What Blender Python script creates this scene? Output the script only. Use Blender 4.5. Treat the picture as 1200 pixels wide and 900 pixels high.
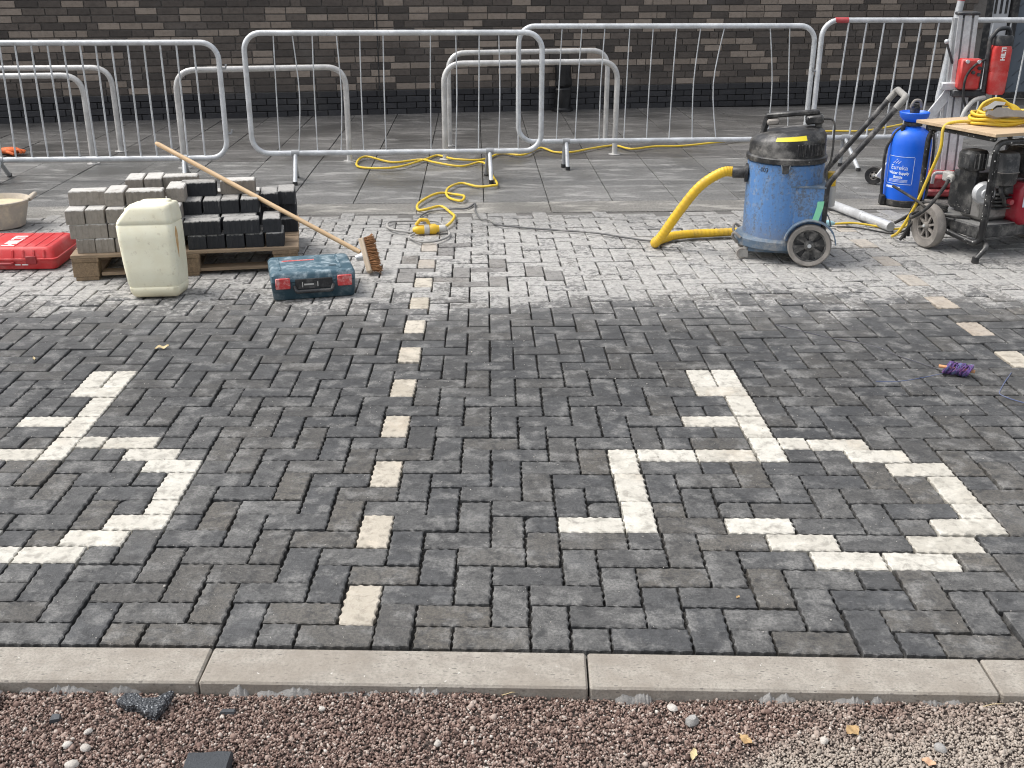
import bpy, math, random
import numpy as np
from mathutils import Vector, Matrix, Euler
random.seed(7); rng = np.random.default_rng(7)
S = bpy.context.scene
for o in list(bpy.data.objects): bpy.data.objects.remove(o)
C = S.collection
PI = math.pi
R = math.radians

# ------------------------------------------------------------------ camera
cam_d = bpy.data.cameras.new('camera'); cam = bpy.data.objects.new('camera', cam_d); C.objects.link(cam)
cam_d.sensor_width = 36; cam_d.lens = 1243.45 / 1200 * 36; cam_d.clip_end = 500; cam_d.clip_start = 0.05
_r = Vector((0.99999438, 0.00088575, 0.00323336)); _d = Vector((0.00333178, -0.36959829, -0.92918567)); _f = Vector((0.00037202, 0.92919122, -0.36959917))
CAM = Vector((0.47077, -2.28026, 1.63662))
cam.matrix_world = Matrix(((_r.x, -_d.x, -_f.x, CAM.x), (_r.y, -_d.y, -_f.y, CAM.y), (_r.z, -_d.z, -_f.z, CAM.z), (0, 0, 0, 1)))
S.camera = cam

# ------------------------------------------------------------------ light: bright overcast
SUN_EL, SUN_AZ = 58, 278          # degrees; azimuth clockwise from +Y
w = bpy.data.worlds.new('World'); S.world = w; w.use_nodes = True
nt = w.node_tree; bg = nt.nodes['Background']
sky = nt.nodes.new('ShaderNodeTexSky'); sky.sky_type = 'NISHITA'; sky.sun_disc = False
sky.sun_elevation = R(SUN_EL); sky.sun_rotation = R(SUN_AZ); sky.dust_density = 4.0; sky.air_density = 1.0; sky.ozone_density = 1.0
hs = nt.nodes.new('ShaderNodeHueSaturation'); hs.inputs['Saturation'].default_value = 0.28
nt.links.new(sky.outputs[0], hs.inputs['Color']); nt.links.new(hs.outputs[0], bg.inputs[0]); bg.inputs[1].default_value = 0.15
sd = bpy.data.lights.new('sun', 'SUN'); sd.energy = 1.2; sd.angle = R(30); sd.color = (1.0, 0.965, 0.91)
sun = bpy.data.objects.new('sun', sd); C.objects.link(sun)
az, el = R(SUN_AZ), R(SUN_EL)
to_sun = Vector((math.sin(az) * math.cos(el), math.cos(az) * math.cos(el), math.sin(el)))
sun.rotation_euler = to_sun.to_track_quat('Z', 'Y').to_euler(); sun.location = (0, -6, 8)
S.view_settings.view_transform = 'Standard'; S.view_settings.look = 'None'; S.view_settings.gamma = 1.0
S.view_settings.use_curve_mapping = False
S.view_settings.exposure = 0.72
S.render.engine = 'CYCLES'; S.cycles.filter_width = 1.1

# ------------------------------------------------------------------ helpers
def project(P):
    v = Vector(P) - CAM; z = v.dot(_f)
    return 600 + 1243.45 * v.dot(_r) / z, 450 + 1243.45 * v.dot(_d) / z

def catmull(pts, n=6, cyclic=False):
    P = [Vector(p) for p in pts]; m = len(P); out = []
    rngi = range(m) if cyclic else range(m - 1)
    for i in rngi:
        if cyclic: a, b, c, d = P[(i - 1) % m], P[i], P[(i + 1) % m], P[(i + 2) % m]
        else: a, b, c, d = P[max(i - 1, 0)], P[i], P[i + 1], P[min(i + 2, m - 1)]
        for k in range(n):
            t = k / n
            out.append(0.5 * ((2 * b) + (c - a) * t + (2 * a - 5 * b + 4 * c - d) * t * t + (3 * b - a - 3 * c + d) * t ** 3))
    if not cyclic: out.append(P[-1])
    return out

def fillet(pts, r, n=6):
    """polyline with its inner corners rounded (r may be a list per corner)"""
    P = [Vector(p) for p in pts]; out = [P[0]]
    for i in range(1, len(P) - 1):
        a, b, c = P[i - 1], P[i], P[i + 1]
        u, v = (a - b).normalized(), (c - b).normalized()
        ang = u.angle(v); rr = r[i - 1] if isinstance(r, (list, tuple)) else r
        t = min(rr / math.tan(ang / 2), (a - b).length * .49, (c - b).length * .49)
        p0, p1 = b + u * t, b + v * t
        for k in range(n + 1):
            s = k / n; q = p0.lerp(b, s).lerp(b.lerp(p1, s), s); out.append(q)
    out.append(P[-1]); return out

class MB:
    def __init__(self): self.v = []; self.f = []
    def add(self, vs, fs, M=None):
        o = len(self.v)
        for p in vs:
            p = Vector(p); self.v.append(tuple(M @ p) if M is not None else tuple(p))
        for f in fs: self.f.append(tuple(i + o for i in f))
        return self
    def box(self, c, s, M=None, b=0.0):
        hx, hy, hz = s[0] / 2, s[1] / 2, s[2] / 2; cx, cy, cz = c
        if b <= 0:
            vs = [(cx + x * hx, cy + y * hy, cz + z * hz) for x in (-1, 1) for y in (-1, 1) for z in (-1, 1)]
            return self.add(vs, [(0, 1, 3, 2), (4, 6, 7, 5), (0, 4, 5, 1), (2, 3, 7, 6), (0, 2, 6, 4), (1, 5, 7, 3)], M)
        b = min(b, hx * .9, hy * .9, hz * .9)
        vs = []; idx = {}
        for x in (-1, 1):
            for y in (-1, 1):
                for z in (-1, 1):
                    for k in range(3):
                        q = [x * (hx - b), y * (hy - b), z * (hz - b)]; q[k] = (x, y, z)[k] * (hx, hy, hz)[k]
                        idx[(x, y, z, k)] = len(vs); vs.append((cx + q[0], cy + q[1], cz + q[2]))
        fs = []
        for s_ in (-1, 1):
            for k in range(3):
                o = [(-1, -1), (1, -1), (1, 1), (-1, 1)]; f = []
                for a, c_ in o:
                    t = [0, 0, 0]; t[k] = s_; t[(k + 1) % 3] = a; t[(k + 2) % 3] = c_; f.append(idx[(t[0], t[1], t[2], k)])
                fs.append(f if s_ > 0 else f[::-1])
        for k in range(3):
            a, c_ = (k + 1) % 3, (k + 2) % 3
            for sa in (-1, 1):
                for sc in (-1, 1):
                    def I(s0, kk):
                        t = [0, 0, 0]; t[k] = s0; t[a] = sa; t[c_] = sc; return idx[(t[0], t[1], t[2], kk)]
                    f = [I(-1, a), I(1, a), I(1, c_), I(-1, c_)]
                    fs.append(f[::-1] if sa * sc > 0 else f)
        for x in (-1, 1):
            for y in (-1, 1):
                for z in (-1, 1):
                    f = [idx[(x, y, z, k)] for k in range(3)]
                    fs.append(f if x * y * z > 0 else f[::-1])
        return self.add(vs, fs, M)
    def tube(self, path, r, seg=8, cyclic=False, caps=True, M=None):
        P = [Vector(p) for p in path]; n = len(P)
        rr = r if isinstance(r, (list, tuple)) else [r] * n
        T = []
        for i in range(n):
            a = P[(i - 1) % n] if cyclic else P[max(i - 1, 0)]; b = P[(i + 1) % n] if cyclic else P[min(i + 1, n - 1)]
            t = b - a; T.append(t.normalized() if t.length > 1e-9 else Vector((0, 0, 1)))
        up = Vector((0, 0, 1)) if abs(T[0].z) < .9 else Vector((1, 0, 0))
        N = (up - T[0] * up.dot(T[0])).normalized(); vs = []; fs = []
        for i in range(n):
            N = N - T[i] * N.dot(T[i])
            N = N.normalized() if N.length > 1e-6 else T[i].orthogonal().normalized()
            B = T[i].cross(N)
            for k in range(seg):
                a = 2 * PI * k / seg; vs.append(P[i] + (N * math.cos(a) + B * math.sin(a)) * rr[i])
        for i in range(n if cyclic else n - 1):
            j = (i + 1) % n
            for k in range(seg):
                l = (k + 1) % seg; fs.append((i * seg + k, i * seg + l, j * seg + l, j * seg + k))
        if caps and not cyclic:
            fs.append(tuple(range(seg))[::-1]); fs.append(tuple((n - 1) * seg + k for k in range(seg)))
        return self.add(vs, fs, M)
    def cyl(self, a, b, r0, r1=None, seg=16, M=None): return self.tube([a, b], [r0, r0 if r1 is None else r1], seg, M=M)
    def lathe(self, prof, seg=32, M=None, closed=False):
        """prof: (r, z) list revolved about z"""
        vs = []; fs = []; n = len(prof)
        for r, z in prof:
            for k in range(seg):
                a = 2 * PI * k / seg; vs.append((r * math.cos(a), r * math.sin(a), z))
        for i in range(n if closed else n - 1):
            j = (i + 1) % n
            for k in range(seg):
                l = (k + 1) % seg; fs.append((i * seg + k, i * seg + l, j * seg + l, j * seg + k))
        if not closed:
            if prof[0][0] > 1e-5: fs.append(tuple(range(seg))[::-1])
            if prof[-1][0] > 1e-5: fs.append(tuple((n - 1) * seg + k for k in range(seg)))
        return self.add(vs, fs, M)
    def prism(self, poly, z0, z1, M=None):
        n = len(poly); vs = [(x, y, z0) for x, y in poly] + [(x, y, z1) for x, y in poly]
        fs = [tuple(range(n))[::-1], tuple(range(n, 2 * n))] + [(i, (i + 1) % n, (i + 1) % n + n, i + n) for i in range(n)]
        return self.add(vs, fs, M)
    def loft(self, secs, caps=True, M=None):
        n = len(secs[0]); vs = [p for s in secs for p in s]; fs = []
        for i in range(len(secs) - 1):
            for k in range(n):
                l = (k + 1) % n; fs.append((i * n + k, i * n + l, (i + 1) * n + l, (i + 1) * n + k))
        if caps: fs.append(tuple(range(n))[::-1]); fs.append(tuple((len(secs) - 1) * n + k for k in range(n)))
        return self.add(vs, fs, M)
    def ball(self, c, r, seg=12, rings=8, M=None):
        rx, ry, rz = r if isinstance(r, (tuple, list)) else (r, r, r)
        secs = []
        for i in range(1, rings):
            t = PI * i / rings - PI / 2
            secs.append([(c[0] + rx * math.cos(t) * math.cos(2 * PI * k / seg), c[1] + ry * math.cos(t) * math.sin(2 * PI * k / seg), c[2] + rz * math.sin(t)) for k in range(seg)])
        return self.loft(secs, True, M)
    def mesh(self, name, mat, smooth=None):
        me = bpy.data.meshes.new(name); me.from_pydata(self.v, [], self.f); me.update()
        for m in (mat if isinstance(mat, (list, tuple)) else [mat]): me.materials.append(m)
        if smooth is not None:
            me.polygons.foreach_set('use_smooth', [True] * len(me.polygons)); me.set_sharp_from_angle(angle=R(smooth))
        return me
    def build(self, name, mat, parent=None, smooth=35, M=None):
        return link(name, self.mesh(name, mat, smooth), parent, M)

def link(name, me, parent=None, M=None):
    o = bpy.data.objects.new(name, me); C.objects.link(o)
    if parent is not None: o.parent = parent
    if M is not None: o.matrix_local = M
    return o
def tag(o, label=None, cat=None, group=None, kind=None):
    if label: o['label'] = label
    if cat: o['category'] = cat
    if group: o['group'] = group
    if kind: o['kind'] = kind
    return o
def thing(name, label, cat, loc=(0, 0, 0), rz=0, group=None):
    o = bpy.data.objects.new(name, None); C.objects.link(o); o.empty_display_size = .1
    o.location = loc; o.rotation_euler = (0, 0, rz); return tag(o, label, cat, group)
def TR(loc, rz=0, rx=0, ry=0): return Matrix.Translation(loc) @ Euler((rx, ry, rz)).to_matrix().to_4x4()

def text_mb(body, size, depth=0.0008, M=None, fn=None, mb=None, align='LEFT', bold=0.0, shear=0.0):
    cu = bpy.data.curves.new('t', 'FONT'); cu.body = body; cu.size = size; cu.resolution_u = 3; cu.align_x = align; cu.shear = shear
    cu.offset = bold; cu.extrude = depth / 2
    o = bpy.data.objects.new('t', cu); C.objects.link(o)
    bpy.context.view_layer.update()
    me = o.to_mesh(); vs = [v.co.copy() for v in me.vertices]; fs = [tuple(p.vertices) for p in me.polygons]
    o.to_mesh_clear(); bpy.data.objects.remove(o); bpy.data.curves.remove(cu)
    if fn: vs = [Vector(fn(v)) for v in vs]
    mb = mb or MB(); mb.add(vs, fs, M); return mb

# ------------------------------------------------------------------ materials
class NT:
    def __init__(self, name):
        self.m = bpy.data.materials.new(name); self.m.use_nodes = True; self.t = self.m.node_tree; self.b = self.t.nodes['Principled BSDF']
    def n(self, typ, **kw):
        nd = self.t.nodes.new('ShaderNode' + typ)
        for k, v in kw.items(): setattr(nd, k, v)
        return nd
    def lk(self, a, b): self.t.links.new(a, b)
    def val(self, sock, v):
        if hasattr(v, 'links') or isinstance(v, bpy.types.NodeSocket): self.lk(v, sock)
        else: sock.default_value = v
    def math(self, op, a, b=None, c=None, clamp=False):
        nd = self.n('Math', operation=op, use_clamp=clamp); self.val(nd.inputs[0], a)
        if b is not None: self.val(nd.inputs[1], b)
        if c is not None: self.val(nd.inputs[2], c)
        return nd.outputs[0]
    def noise(self, vec, scale, detail=4, rough=.55, dist=0.0, out=0):
        nd = self.n('TexNoise'); self.lk(vec, nd.inputs['Vector']); nd.inputs['Scale'].default_value = scale
        nd.inputs['Detail'].default_value = detail; nd.inputs['Roughness'].default_value = rough; nd.inputs['Distortion'].default_value = dist
        return nd.outputs[out]
    def vor(self, vec, scale, feature='F1'):
        nd = self.n('TexVoronoi', feature=feature); self.lk(vec, nd.inputs['Vector']); nd.inputs['Scale'].default_value = scale; return nd
    def ramp(self, fac, stops, interp='LINEAR'):
        nd = self.n('ValToRGB'); self.lk(fac, nd.inputs[0]); cr = nd.color_ramp; cr.interpolation = interp
        while len(cr.elements) < len(stops): cr.elements.new(.5)
        for e, (p, c) in zip(cr.elements, stops):
            e.position = p; e.color = (c, c, c, 1) if isinstance(c, (int, float)) else (*c, 1)
        return nd.outputs[0]
    def step(self, x, a, b):
        nd = self.n('MapRange', interpolation_type='SMOOTHSTEP'); self.lk(x, nd.inputs[0]); nd.inputs[1].default_value = a; nd.inputs[2].default_value = b
        return nd.outputs[0]
    def mix(self, fac, a, b, mode='MIX'):
        nd = self.n('Mix', data_type='RGBA', blend_type=mode); self.val(nd.inputs[0], fac)
        self.val(nd.inputs[6], (*a, 1) if isinstance(a, tuple) and len(a) == 3 else a)
        self.val(nd.inputs[7], (*b, 1) if isinstance(b, tuple) and len(b) == 3 else b); return nd.outputs[2]
    def bump(self, h, strength=.3, dist=.005, prev=None):
        nd = self.n('Bump'); nd.inputs['Strength'].default_value = strength; nd.inputs['Distance'].default_value = dist; self.lk(h, nd.inputs['Height'])
        if prev is not None: self.lk(prev, nd.inputs['Normal'])
        return nd.outputs[0]
    def pos(self): return self.n('NewGeometry').outputs['Position']
    def obj(self):
        tc = self.n('TexCoord').outputs['Object']; r = self.n('ObjectInfo').outputs['Random']
        v = self.n('VectorMath', operation='ADD'); self.lk(tc, v.inputs[0])
        s = self.math('MULTIPLY', r, 37.0); self.lk(s, v.inputs[1]); return v.outputs[0]
    def rnd(self):
        return self.math('FRACT', self.math('ADD', self.n('ObjectInfo').outputs['Random'], self.n('NewGeometry').outputs['Random Per Island']))
    def out(self, col, rough, nrm=None, metal=0.0, spec=None):
        b = self.b; self.val(b.inputs['Base Color'], (*col, 1) if isinstance(col, tuple) and len(col) == 3 else col)
        self.val(b.inputs['Roughness'], rough); self.val(b.inputs['Metallic'], metal)
        if nrm is not None: self.lk(nrm, b.inputs['Normal'])
        if spec is not None: b.inputs['Specular IOR Level'].default_value = spec
        return self.m

def worn(name, col, rough=.5, metal=0.0, dirt=(.3, .28, .25), amt=.35, scale=14, bump=.15, vary=.15, speck=0.0, speck_col=(.6, .58, .54), bscale=60):
    """painted / moulded surface with uneven tone, dusty smears, optional spatter"""
    k = NT(name); v = k.obj()
    n1 = k.noise(v, scale, 6, .65); n2 = k.noise(v, scale * .3, 3); fine = k.noise(v, scale * 9, 3)
    c = k.mix(k.math('MULTIPLY', k.step(n2, .3, .75), vary * 2, clamp=True), col, tuple(x * (1 - vary * 1.6) for x in col))
    m = k.math('MULTIPLY', k.step(k.math('ADD', n1, k.math('MULTIPLY', fine, .15)), .5, .85), amt, clamp=True)
    c = k.mix(m, c, dirt)
    if speck > 0:
        vo = k.vor(v, scale * 4); sp = k.math('LESS_THAN', k.math('ADD', vo.outputs['Distance'], k.math('MULTIPLY', k.noise(v, scale * 1.2, 2), .55)), .22 + .28 * speck)
        c = k.mix(k.math('MULTIPLY', sp, .85), c, speck_col)
    r = k.math('ADD', k.math('MULTIPLY', n1, .3), rough - .12, clamp=True)
    return k.out(c, r, k.bump(k.noise(v, bscale, 4), bump, .002), metal)

def m_galv(name, base=(.70, .72, .735), rough=.42):
    k = NT(name); v = k.obj(); n = k.noise(v, 9, 6, .7); f = k.noise(v, 90, 3)
    c = k.mix(k.step(n, .35, .7), tuple(x * .72 for x in base), base)
    c = k.mix(k.math('MULTIPLY', k.step(k.noise(v, 23, 5, .7), .6, .72), .55), c, (.3, .28, .25))
    c = k.mix(k.math('MULTIPLY', k.step(f, .6, .8), .3), c, (.75, .76, .76))
    return k.out(c, k.math('ADD', k.math('MULTIPLY', n, .3), rough - .12), k.bump(f, .12, .001), .35)

def m_paver(name, c0, c1, dusty=1.0, white=False):
    """concrete block: per-block tone, mottling, scuffs, and the pale saw slurry that dried on the far part of the bays"""
    k = NT(name); p = k.pos(); rd = k.rnd()
    sep = k.n('SeparateXYZ'); k.lk(p, sep.inputs[0]); X, Y = sep.outputs[0], sep.outputs[1]
    big = k.noise(p, 1.3, 3); mid = k.noise(p, 11, 6, .65); fine = k.noise(p, 120, 4, .7); mott = k.noise(p, 34, 5, .7, .8)
    c = k.mix(rd, c0, c1)
    blot = k.noise(p, 23, 6, .72, .4)
    if not white:
        br = k.math('FRACT', k.math('MULTIPLY', rd, 7.31))
        c = k.mix(k.math('MULTIPLY', k.step(br, .45, 1.0), .6), c, (c1[0] * 1.05, c1[1] * .93, c1[2] * .76))
        c = k.mix(k.math('MULTIPLY', k.step(big, .35, .7), .3), c, tuple(x * .62 for x in c0))
    if not white:      # darker band with ragged edges, nearer than the dried slurry
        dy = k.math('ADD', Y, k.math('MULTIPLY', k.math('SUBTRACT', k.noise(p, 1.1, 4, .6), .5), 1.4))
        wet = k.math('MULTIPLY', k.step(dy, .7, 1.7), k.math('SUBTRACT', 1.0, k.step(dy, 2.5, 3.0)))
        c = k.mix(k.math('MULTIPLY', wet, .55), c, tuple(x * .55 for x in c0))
    if white:          # tan staining and tyre grime on some of the pale blocks
        st = k.math('MULTIPLY', k.step(k.noise(p, 5.5, 5, .65), .50, .66), k.step(k.math('FRACT', k.math('MULTIPLY', rd, 5.7)), .25, .9))
        c = k.mix(k.math('MULTIPLY', st, .6), c, tuple(x * y for x, y in zip(c0, (.74, .62, .50))))
        c = k.mix(k.math('MULTIPLY', k.step(k.noise(p, 14, 6, .75), .58, .70), .18), c, (.25, .23, .21))
    dk, lt = (.36, 2.0) if not white else (.58, 1.22)
    c = k.mix(k.math('MULTIPLY', k.step(blot, .46, .64), .72), c, tuple(x * dk for x in c0))
    c = k.mix(k.math('MULTIPLY', k.step(mid, .47, .66), .60), c, tuple(min(.9, x * lt) for x in c1))
    c = k.mix(k.math('MULTIPLY', k.step(fine, .40, .62), .50 if not white else .12), c, tuple(x * .5 for x in c0))
    mp = k.n('Mapping'); k.lk(p, mp.inputs[0]); mp.inputs['Rotation'].default_value = (0, 0, .6); mp.inputs['Scale'].default_value = (1, 6, 1)
    c = k.mix(k.math('MULTIPLY', k.step(k.noise(mp.outputs[0], 26, 5, .7), .60, .70), .35 if not white else .2), c, (.34, .34, .33) if not white else (.5, .44, .36))
    sc = k.vor(p, 55).outputs['Distance']
    c = k.mix(k.math('MULTIPLY', k.math('LESS_THAN', k.math('ADD', sc, k.math('MULTIPLY', mid, .5)), .27), .55), c, (.45, .43, .40) if not white else (.4, .34, .28))
    if dusty > 0:
        wob = k.math('MULTIPLY', k.math('SUBTRACT', k.noise(p, 1.7, 5, .62), .5), 1.0)
        wob = k.math('ADD', wob, k.math('MULTIPLY', k.math('SUBTRACT', k.noise(p, 7.5, 5, .7), .5), 1.1))
        edge = k.math('ADD', k.math('ADD', Y, wob), k.math('MULTIPLY', X, -.05))
        z1 = k.step(edge, 2.15, 3.35)
        fall = k.math('SUBTRACT', 1.0, k.math('MULTIPLY', k.step(edge, 4.2, 5.1), .45))
        thr = k.math('ADD', k.math('MULTIPLY', mott, .85), k.math('MULTIPLY', k.noise(p, 7, 4, .65), .45))
        thr = k.math('ADD', thr, k.math('MULTIPLY', k.math('SUBTRACT', rd, .5), .16))
        body = k.step(k.math('ADD', thr, k.math('MULTIPLY', z1, .52)), .95, 1.17)
        amt = k.math('MULTIPLY', k.math('MULTIPLY', k.math('MULTIPLY', body, z1), fall), dusty, clamp=True)
        dcol = k.mix(k.step(mott, .3, .7), (.27, .265, .25), (.54, .525, .50))
        c = k.mix(k.math('MULTIPLY', z1, .26 * dusty), c, (.26, .255, .245))
        c = k.mix(k.math('MULTIPLY', amt, .80), c, dcol)
        haze = k.math('MULTIPLY', k.step(k.noise(p, 3.4, 5, .65), .5, .8), .18)
        c = k.mix(haze, c, (.26, .27, .28))
    h = k.math('ADD', k.math('MULTIPLY', mid, .7), k.math('MULTIPLY', fine, .5))
    h = k.math('ADD', h, k.math('MULTIPLY', blot, .6))
    nr = k.bump(h if not white else k.math('ADD', k.math('MULTIPLY', blot, 1.0), k.math('MULTIPLY', fine, .12)), .9 if not white else .7, .006)
    rough = k.math('ADD', .5, k.math('MULTIPLY', mid, .35))
    return k.out(c, rough, nr, 0, .4)

def m_slab(name, c0, c1, streak=.5):
    k = NT(name); p = k.pos(); rd = k.rnd()
    mp = k.n('Mapping'); k.lk(p, mp.inputs[0]); mp.inputs['Scale'].default_value = (1, 3.2, 1)
    st = k.noise(mp.outputs[0], 2.6, 6, .65, .6); n = k.noise(p, 60, 5, .7); f = k.noise(p, 260, 3, .7); big = k.noise(p, 1.1, 4, .6)
    c = k.mix(rd, c0, c1)
    c = k.mix(k.math('MULTIPLY', k.step(n, .40, .62), .75), c, tuple(x * .42 for x in c0))
    c = k.mix(k.math('MULTIPLY', k.step(f, .52, .66), .7), c, tuple(min(1, x * 2.4) for x in c1))
    c = k.mix(k.math('MULTIPLY', k.step(st, .50, .66), streak), c, tuple(min(1, x * 2.3) for x in c1))
    c = k.mix(k.math('MULTIPLY', k.step(big, .5, .7), .35), c, tuple(x * .55 for x in c0))
    r = k.math('SUBTRACT', .72, k.math('MULTIPLY', k.step(big, .35, .65), .42))
    return k.out(c, r, k.bump(k.math('ADD', n, f), .45, .003), 0, .45)

def m_brick(name, c0, c1, rough=.8, spec=.3):
    k = NT(name); p = k.pos(); rd = k.rnd(); n = k.noise(p, 26, 5, .7); f = k.noise(p, 160, 3, .7)
    c = k.mix(rd, c0, c1); c = k.mix(k.math('MULTIPLY', k.step(n, .4, .75), .5), c, tuple(x * .6 for x in c0))
    c = k.mix(k.math('MULTIPLY', k.step(k.noise(p, 2.0, 4), .55, .8), .22), c, (.3, .28, .26))
    return k.out(c, rough, k.bump(k.math('ADD', n, f), .5, .004), 0, spec)

def m_wood(name, c0, c1, axis=0, scale=1.0, rough=.75):
    k = NT(name); v = k.obj(); mp = k.n('Mapping'); k.lk(v, mp.inputs[0]); s = [22, 22, 22]; s[axis] = 1.6
    mp.inputs['Scale'].default_value = [x * scale for x in s]
    g = k.noise(mp.outputs[0], 3, 6, .65, .8); b = k.noise(v, 7, 4)
    c = k.mix(k.step(g, .3, .72), c0, c1); c = k.mix(k.math('MULTIPLY', k.step(b, .5, .8), .45), c, tuple(x * .45 for x in c0))
    return k.out(c, rough, k.bump(g, .4, .003))

M = {}
M['paver'] = m_paver('charcoal_paver', (.070, .0715, .074), (.128, .126, .121))
M['paver_clean'] = m_paver('clean_paver', (.105, .098, .092), (.14, .132, .125), dusty=.4)
M['paver_white'] = m_paver('white_paver', (.44, .415, .36), (.56, .54, .485), dusty=0, white=True)
M['paver_cream'] = m_paver('cream_paver', (.39, .35, .285), (.50, .46, .39), dusty=0, white=True)
M['paver_buff'] = m_paver('buff_paver', (.33, .285, .235), (.43, .375, .31), dusty=.35, white=True)
M['slab'] = m_slab('grey_slab', (.115, .115, .112), (.18, .177, .17))
M['slab_far'] = m_slab('shaded_riven_slab', (.075, .073, .071), (.115, .111, .106), .45)  # riven slabs; the weaker light near the wall is put into this darker colour
M['slab_edge'] = m_slab('pale_edge_slab', (.15, .145, .135), (.23, .22, .20), .5)
M['brick_dark'] = m_brick('dark_brick', (.070, .061, .055), (.145, .122, .105))
M['brick_tan'] = m_brick('tan_brick', (.22, .182, .15), (.32, .266, .222))
M['brick_plinth'] = m_brick('black_plinth_brick', (.018, .018, .021), (.038, .038, .042), .5, .5)
M['mortar'] = m_brick('mortar', (.14, .127, .115), (.17, .157, .145))
M['mortar_black'] = m_brick('black_mortar', (.02, .02, .021), (.03, .03, .031))
M['galv'] = m_galv('galvanised_steel')
M['galv_dull'] = m_galv('dull_galvanised', (.42, .43, .44), .5)
M['stainless'] = m_galv('brushed_steel', (.66, .65, .63), .36)
M['alu'] = m_galv('aluminium', (.72, .73, .74), .35)
# ================================================================== SETTING
# ---- ground: asphalt sheet to the horizon
k = NT('far_asphalt'); p = k.pos(); M['asphalt'] = k.out(k.mix(k.noise(p, 30, 5, .7), (.035, .035, .036), (.075, .073, .07)), .85, k.bump(k.noise(p, 120, 3), .4, .004))
g = MB(); g.box((0, 0, -.3), (400, 400, .02)); tag(g.build('ground', M['asphalt'], None, None), kind='structure')

# ---- herringbone block paving. u = columns (0.104 m), v = rows (0.100 m), laid by hand: lines wander a little
SU = 0.104426
WX = [0.012, -0.067, -0.083, 0.1149, 0.0035, -0.0133, 0.0243, 0.0245, -0.0011, 0.0021]
WY = [0.0045, -0.0345, 0.0065, -0.0393, 0.1188, -0.0455, 0.0165, 0.0788, 0.0814, -0.0509]
def lay(u, v):
    a, b = max(-33, min(42, u)) / 25, min(v, 54) / 40
    t = (1, a, b, a * a, a * b, b * b, a ** 3, a * a * b, a * b * b, b ** 3)
    return (u * SU + sum(x * y for x, y in zip(WX, t)), v * .1 + sum(x * y for x, y in zip(WY, t)))
def far_edge(x): return 5.08 + .048 * (x - .4)

k = NT('joint_bedding'); p = k.pos()
M['bedding'] = k.out(k.mix(k.step(k.noise(p, 160, 4, .75), .45, .75), (.016, .015, .014), (.17, .16, .145)), .95, k.bump(k.noise(p, 200, 3), .8, .006))
pav = MB(); pav.box((.6, 2.53, -.065), (14, 5.22, .09)); pavement = tag(pav.build('block_pavement', M['bedding'], None, None), kind='structure')

M['mortar_strip'] = m_brick('edge_mortar', (.13, .125, .118), (.2, .19, .18))
def paver_mesh(w, l, nib, mats, name, h=.035, ch=.004, fine=True):
    """block w (x) by l (y), top at z=0; scalloped spacer nibs round the edge"""
    pts = []
    def side(a, b, n, nx, ny):
        if not fine: pts.append(a); return
        
        m = n * 3
        for i in range(m):
            t = i / m; o = (nib, -.3 * nib, -.3 * nib)[i % 3] if i else 0
            o *= random.uniform(.6, 1.3)
            pts.append((a[0] + (b[0] - a[0]) * t + nx * o, a[1] + (b[1] - a[1]) * t + ny * o))
    x, y = w / 2, l / 2; nw, nl = max(2, round(w / .036)), max(2, round(l / .036))
    side((-x, -y), (x, -y), nw, 0, -1); side((x, -y), (x, y), nl, 1, 0); side((x, y), (-x, y), nw, 0, 1); side((-x, y), (-x, -y), nl, -1, 0)
    if fine and random.random() < .28:      # a knocked corner
        for _ in range(random.choice((1, 1, 2))):
            q0 = random.choice([(-x, -y), (x, -y), (x, y), (-x, y)]); rad = random.uniform(.008, .018); cut = random.uniform(.2, .45)
            pts = [(px - (px - 0) / abs(px + 1e-9) * rad * cut * max(0, 1 - math.dist((px, py), q0) / rad), py - py / abs(py + 1e-9) * rad * cut * max(0, 1 - math.dist((px, py), q0) / rad)) for px, py in pts]
    n = len(pts); mb = MB()
    inn = [(px * (1 - ch / x), py * (1 - ch / y)) for px, py in pts]
    vs = [(a, b, 0) for a, b in inn] + [(a, b, -ch * .8) for a, b in pts] + [(a, b, -h) for a, b in pts]
    fs = [tuple(range(n))]
    for r_ in (0, 1):
        for i in range(n): j = (i + 1) % n; fs.append((r_ * n + i, (r_ + 1) * n + i, (r_ + 1) * n + j, r_ * n + j))
    mb.add(vs, fs); return mb

mb = MB(); mb.box((0, 0, -.012), (9.4, .34, .012), TR((.4, 5.00, 0), math.atan(.048))); mb.build('mortar_strip', M['mortar_strip'], pavement, None)
white = []
sym = [(12, 18, 1, 2), (13, 18, 1, 2), (12, 17, 2, 1), (13, 15, 1, 2), (13, 13, 1, 2), (13, 11, 1, 2), (11, 14, 2, 1), (9, 11, 2, 1), (11, 11, 2, 1),
       (8, 10, 1, 2), (8, 8, 1, 2), (8, 6, 1, 2), (6, 6, 2, 1), (14, 12, 1, 1), (15, 12, 2, 1), (16, 11, 2, 1), (17, 10, 2, 1), (18, 8, 1, 2), (18, 7, 1, 1),
       (17, 6, 2, 1), (16, 5, 2, 1), (13, 4, 2, 1), (15, 4, 2, 1), (12, 5, 2, 1), (11, 6, 2, 1)]
for a in sym: white.append((*a, 'paver_white')); white.append((a[0] - 25, *a[1:], 'paver_white'))
for j in range(1, 48, 4): white.append((0, j, 1, 2, 'paver_cream' if j < 36 else 'paver_buff'))
for j in range(0, 48, 4): white.append((25, j, 1, 2, 'paver_cream' if j < 23 else 'paver_buff'))
occ = {}
for q in white:
    for a in range(q[2]):
        for b in range(q[3]): occ[(q[0] + a, q[1] + b)] = 1
blocks = [q for q in white]
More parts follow.
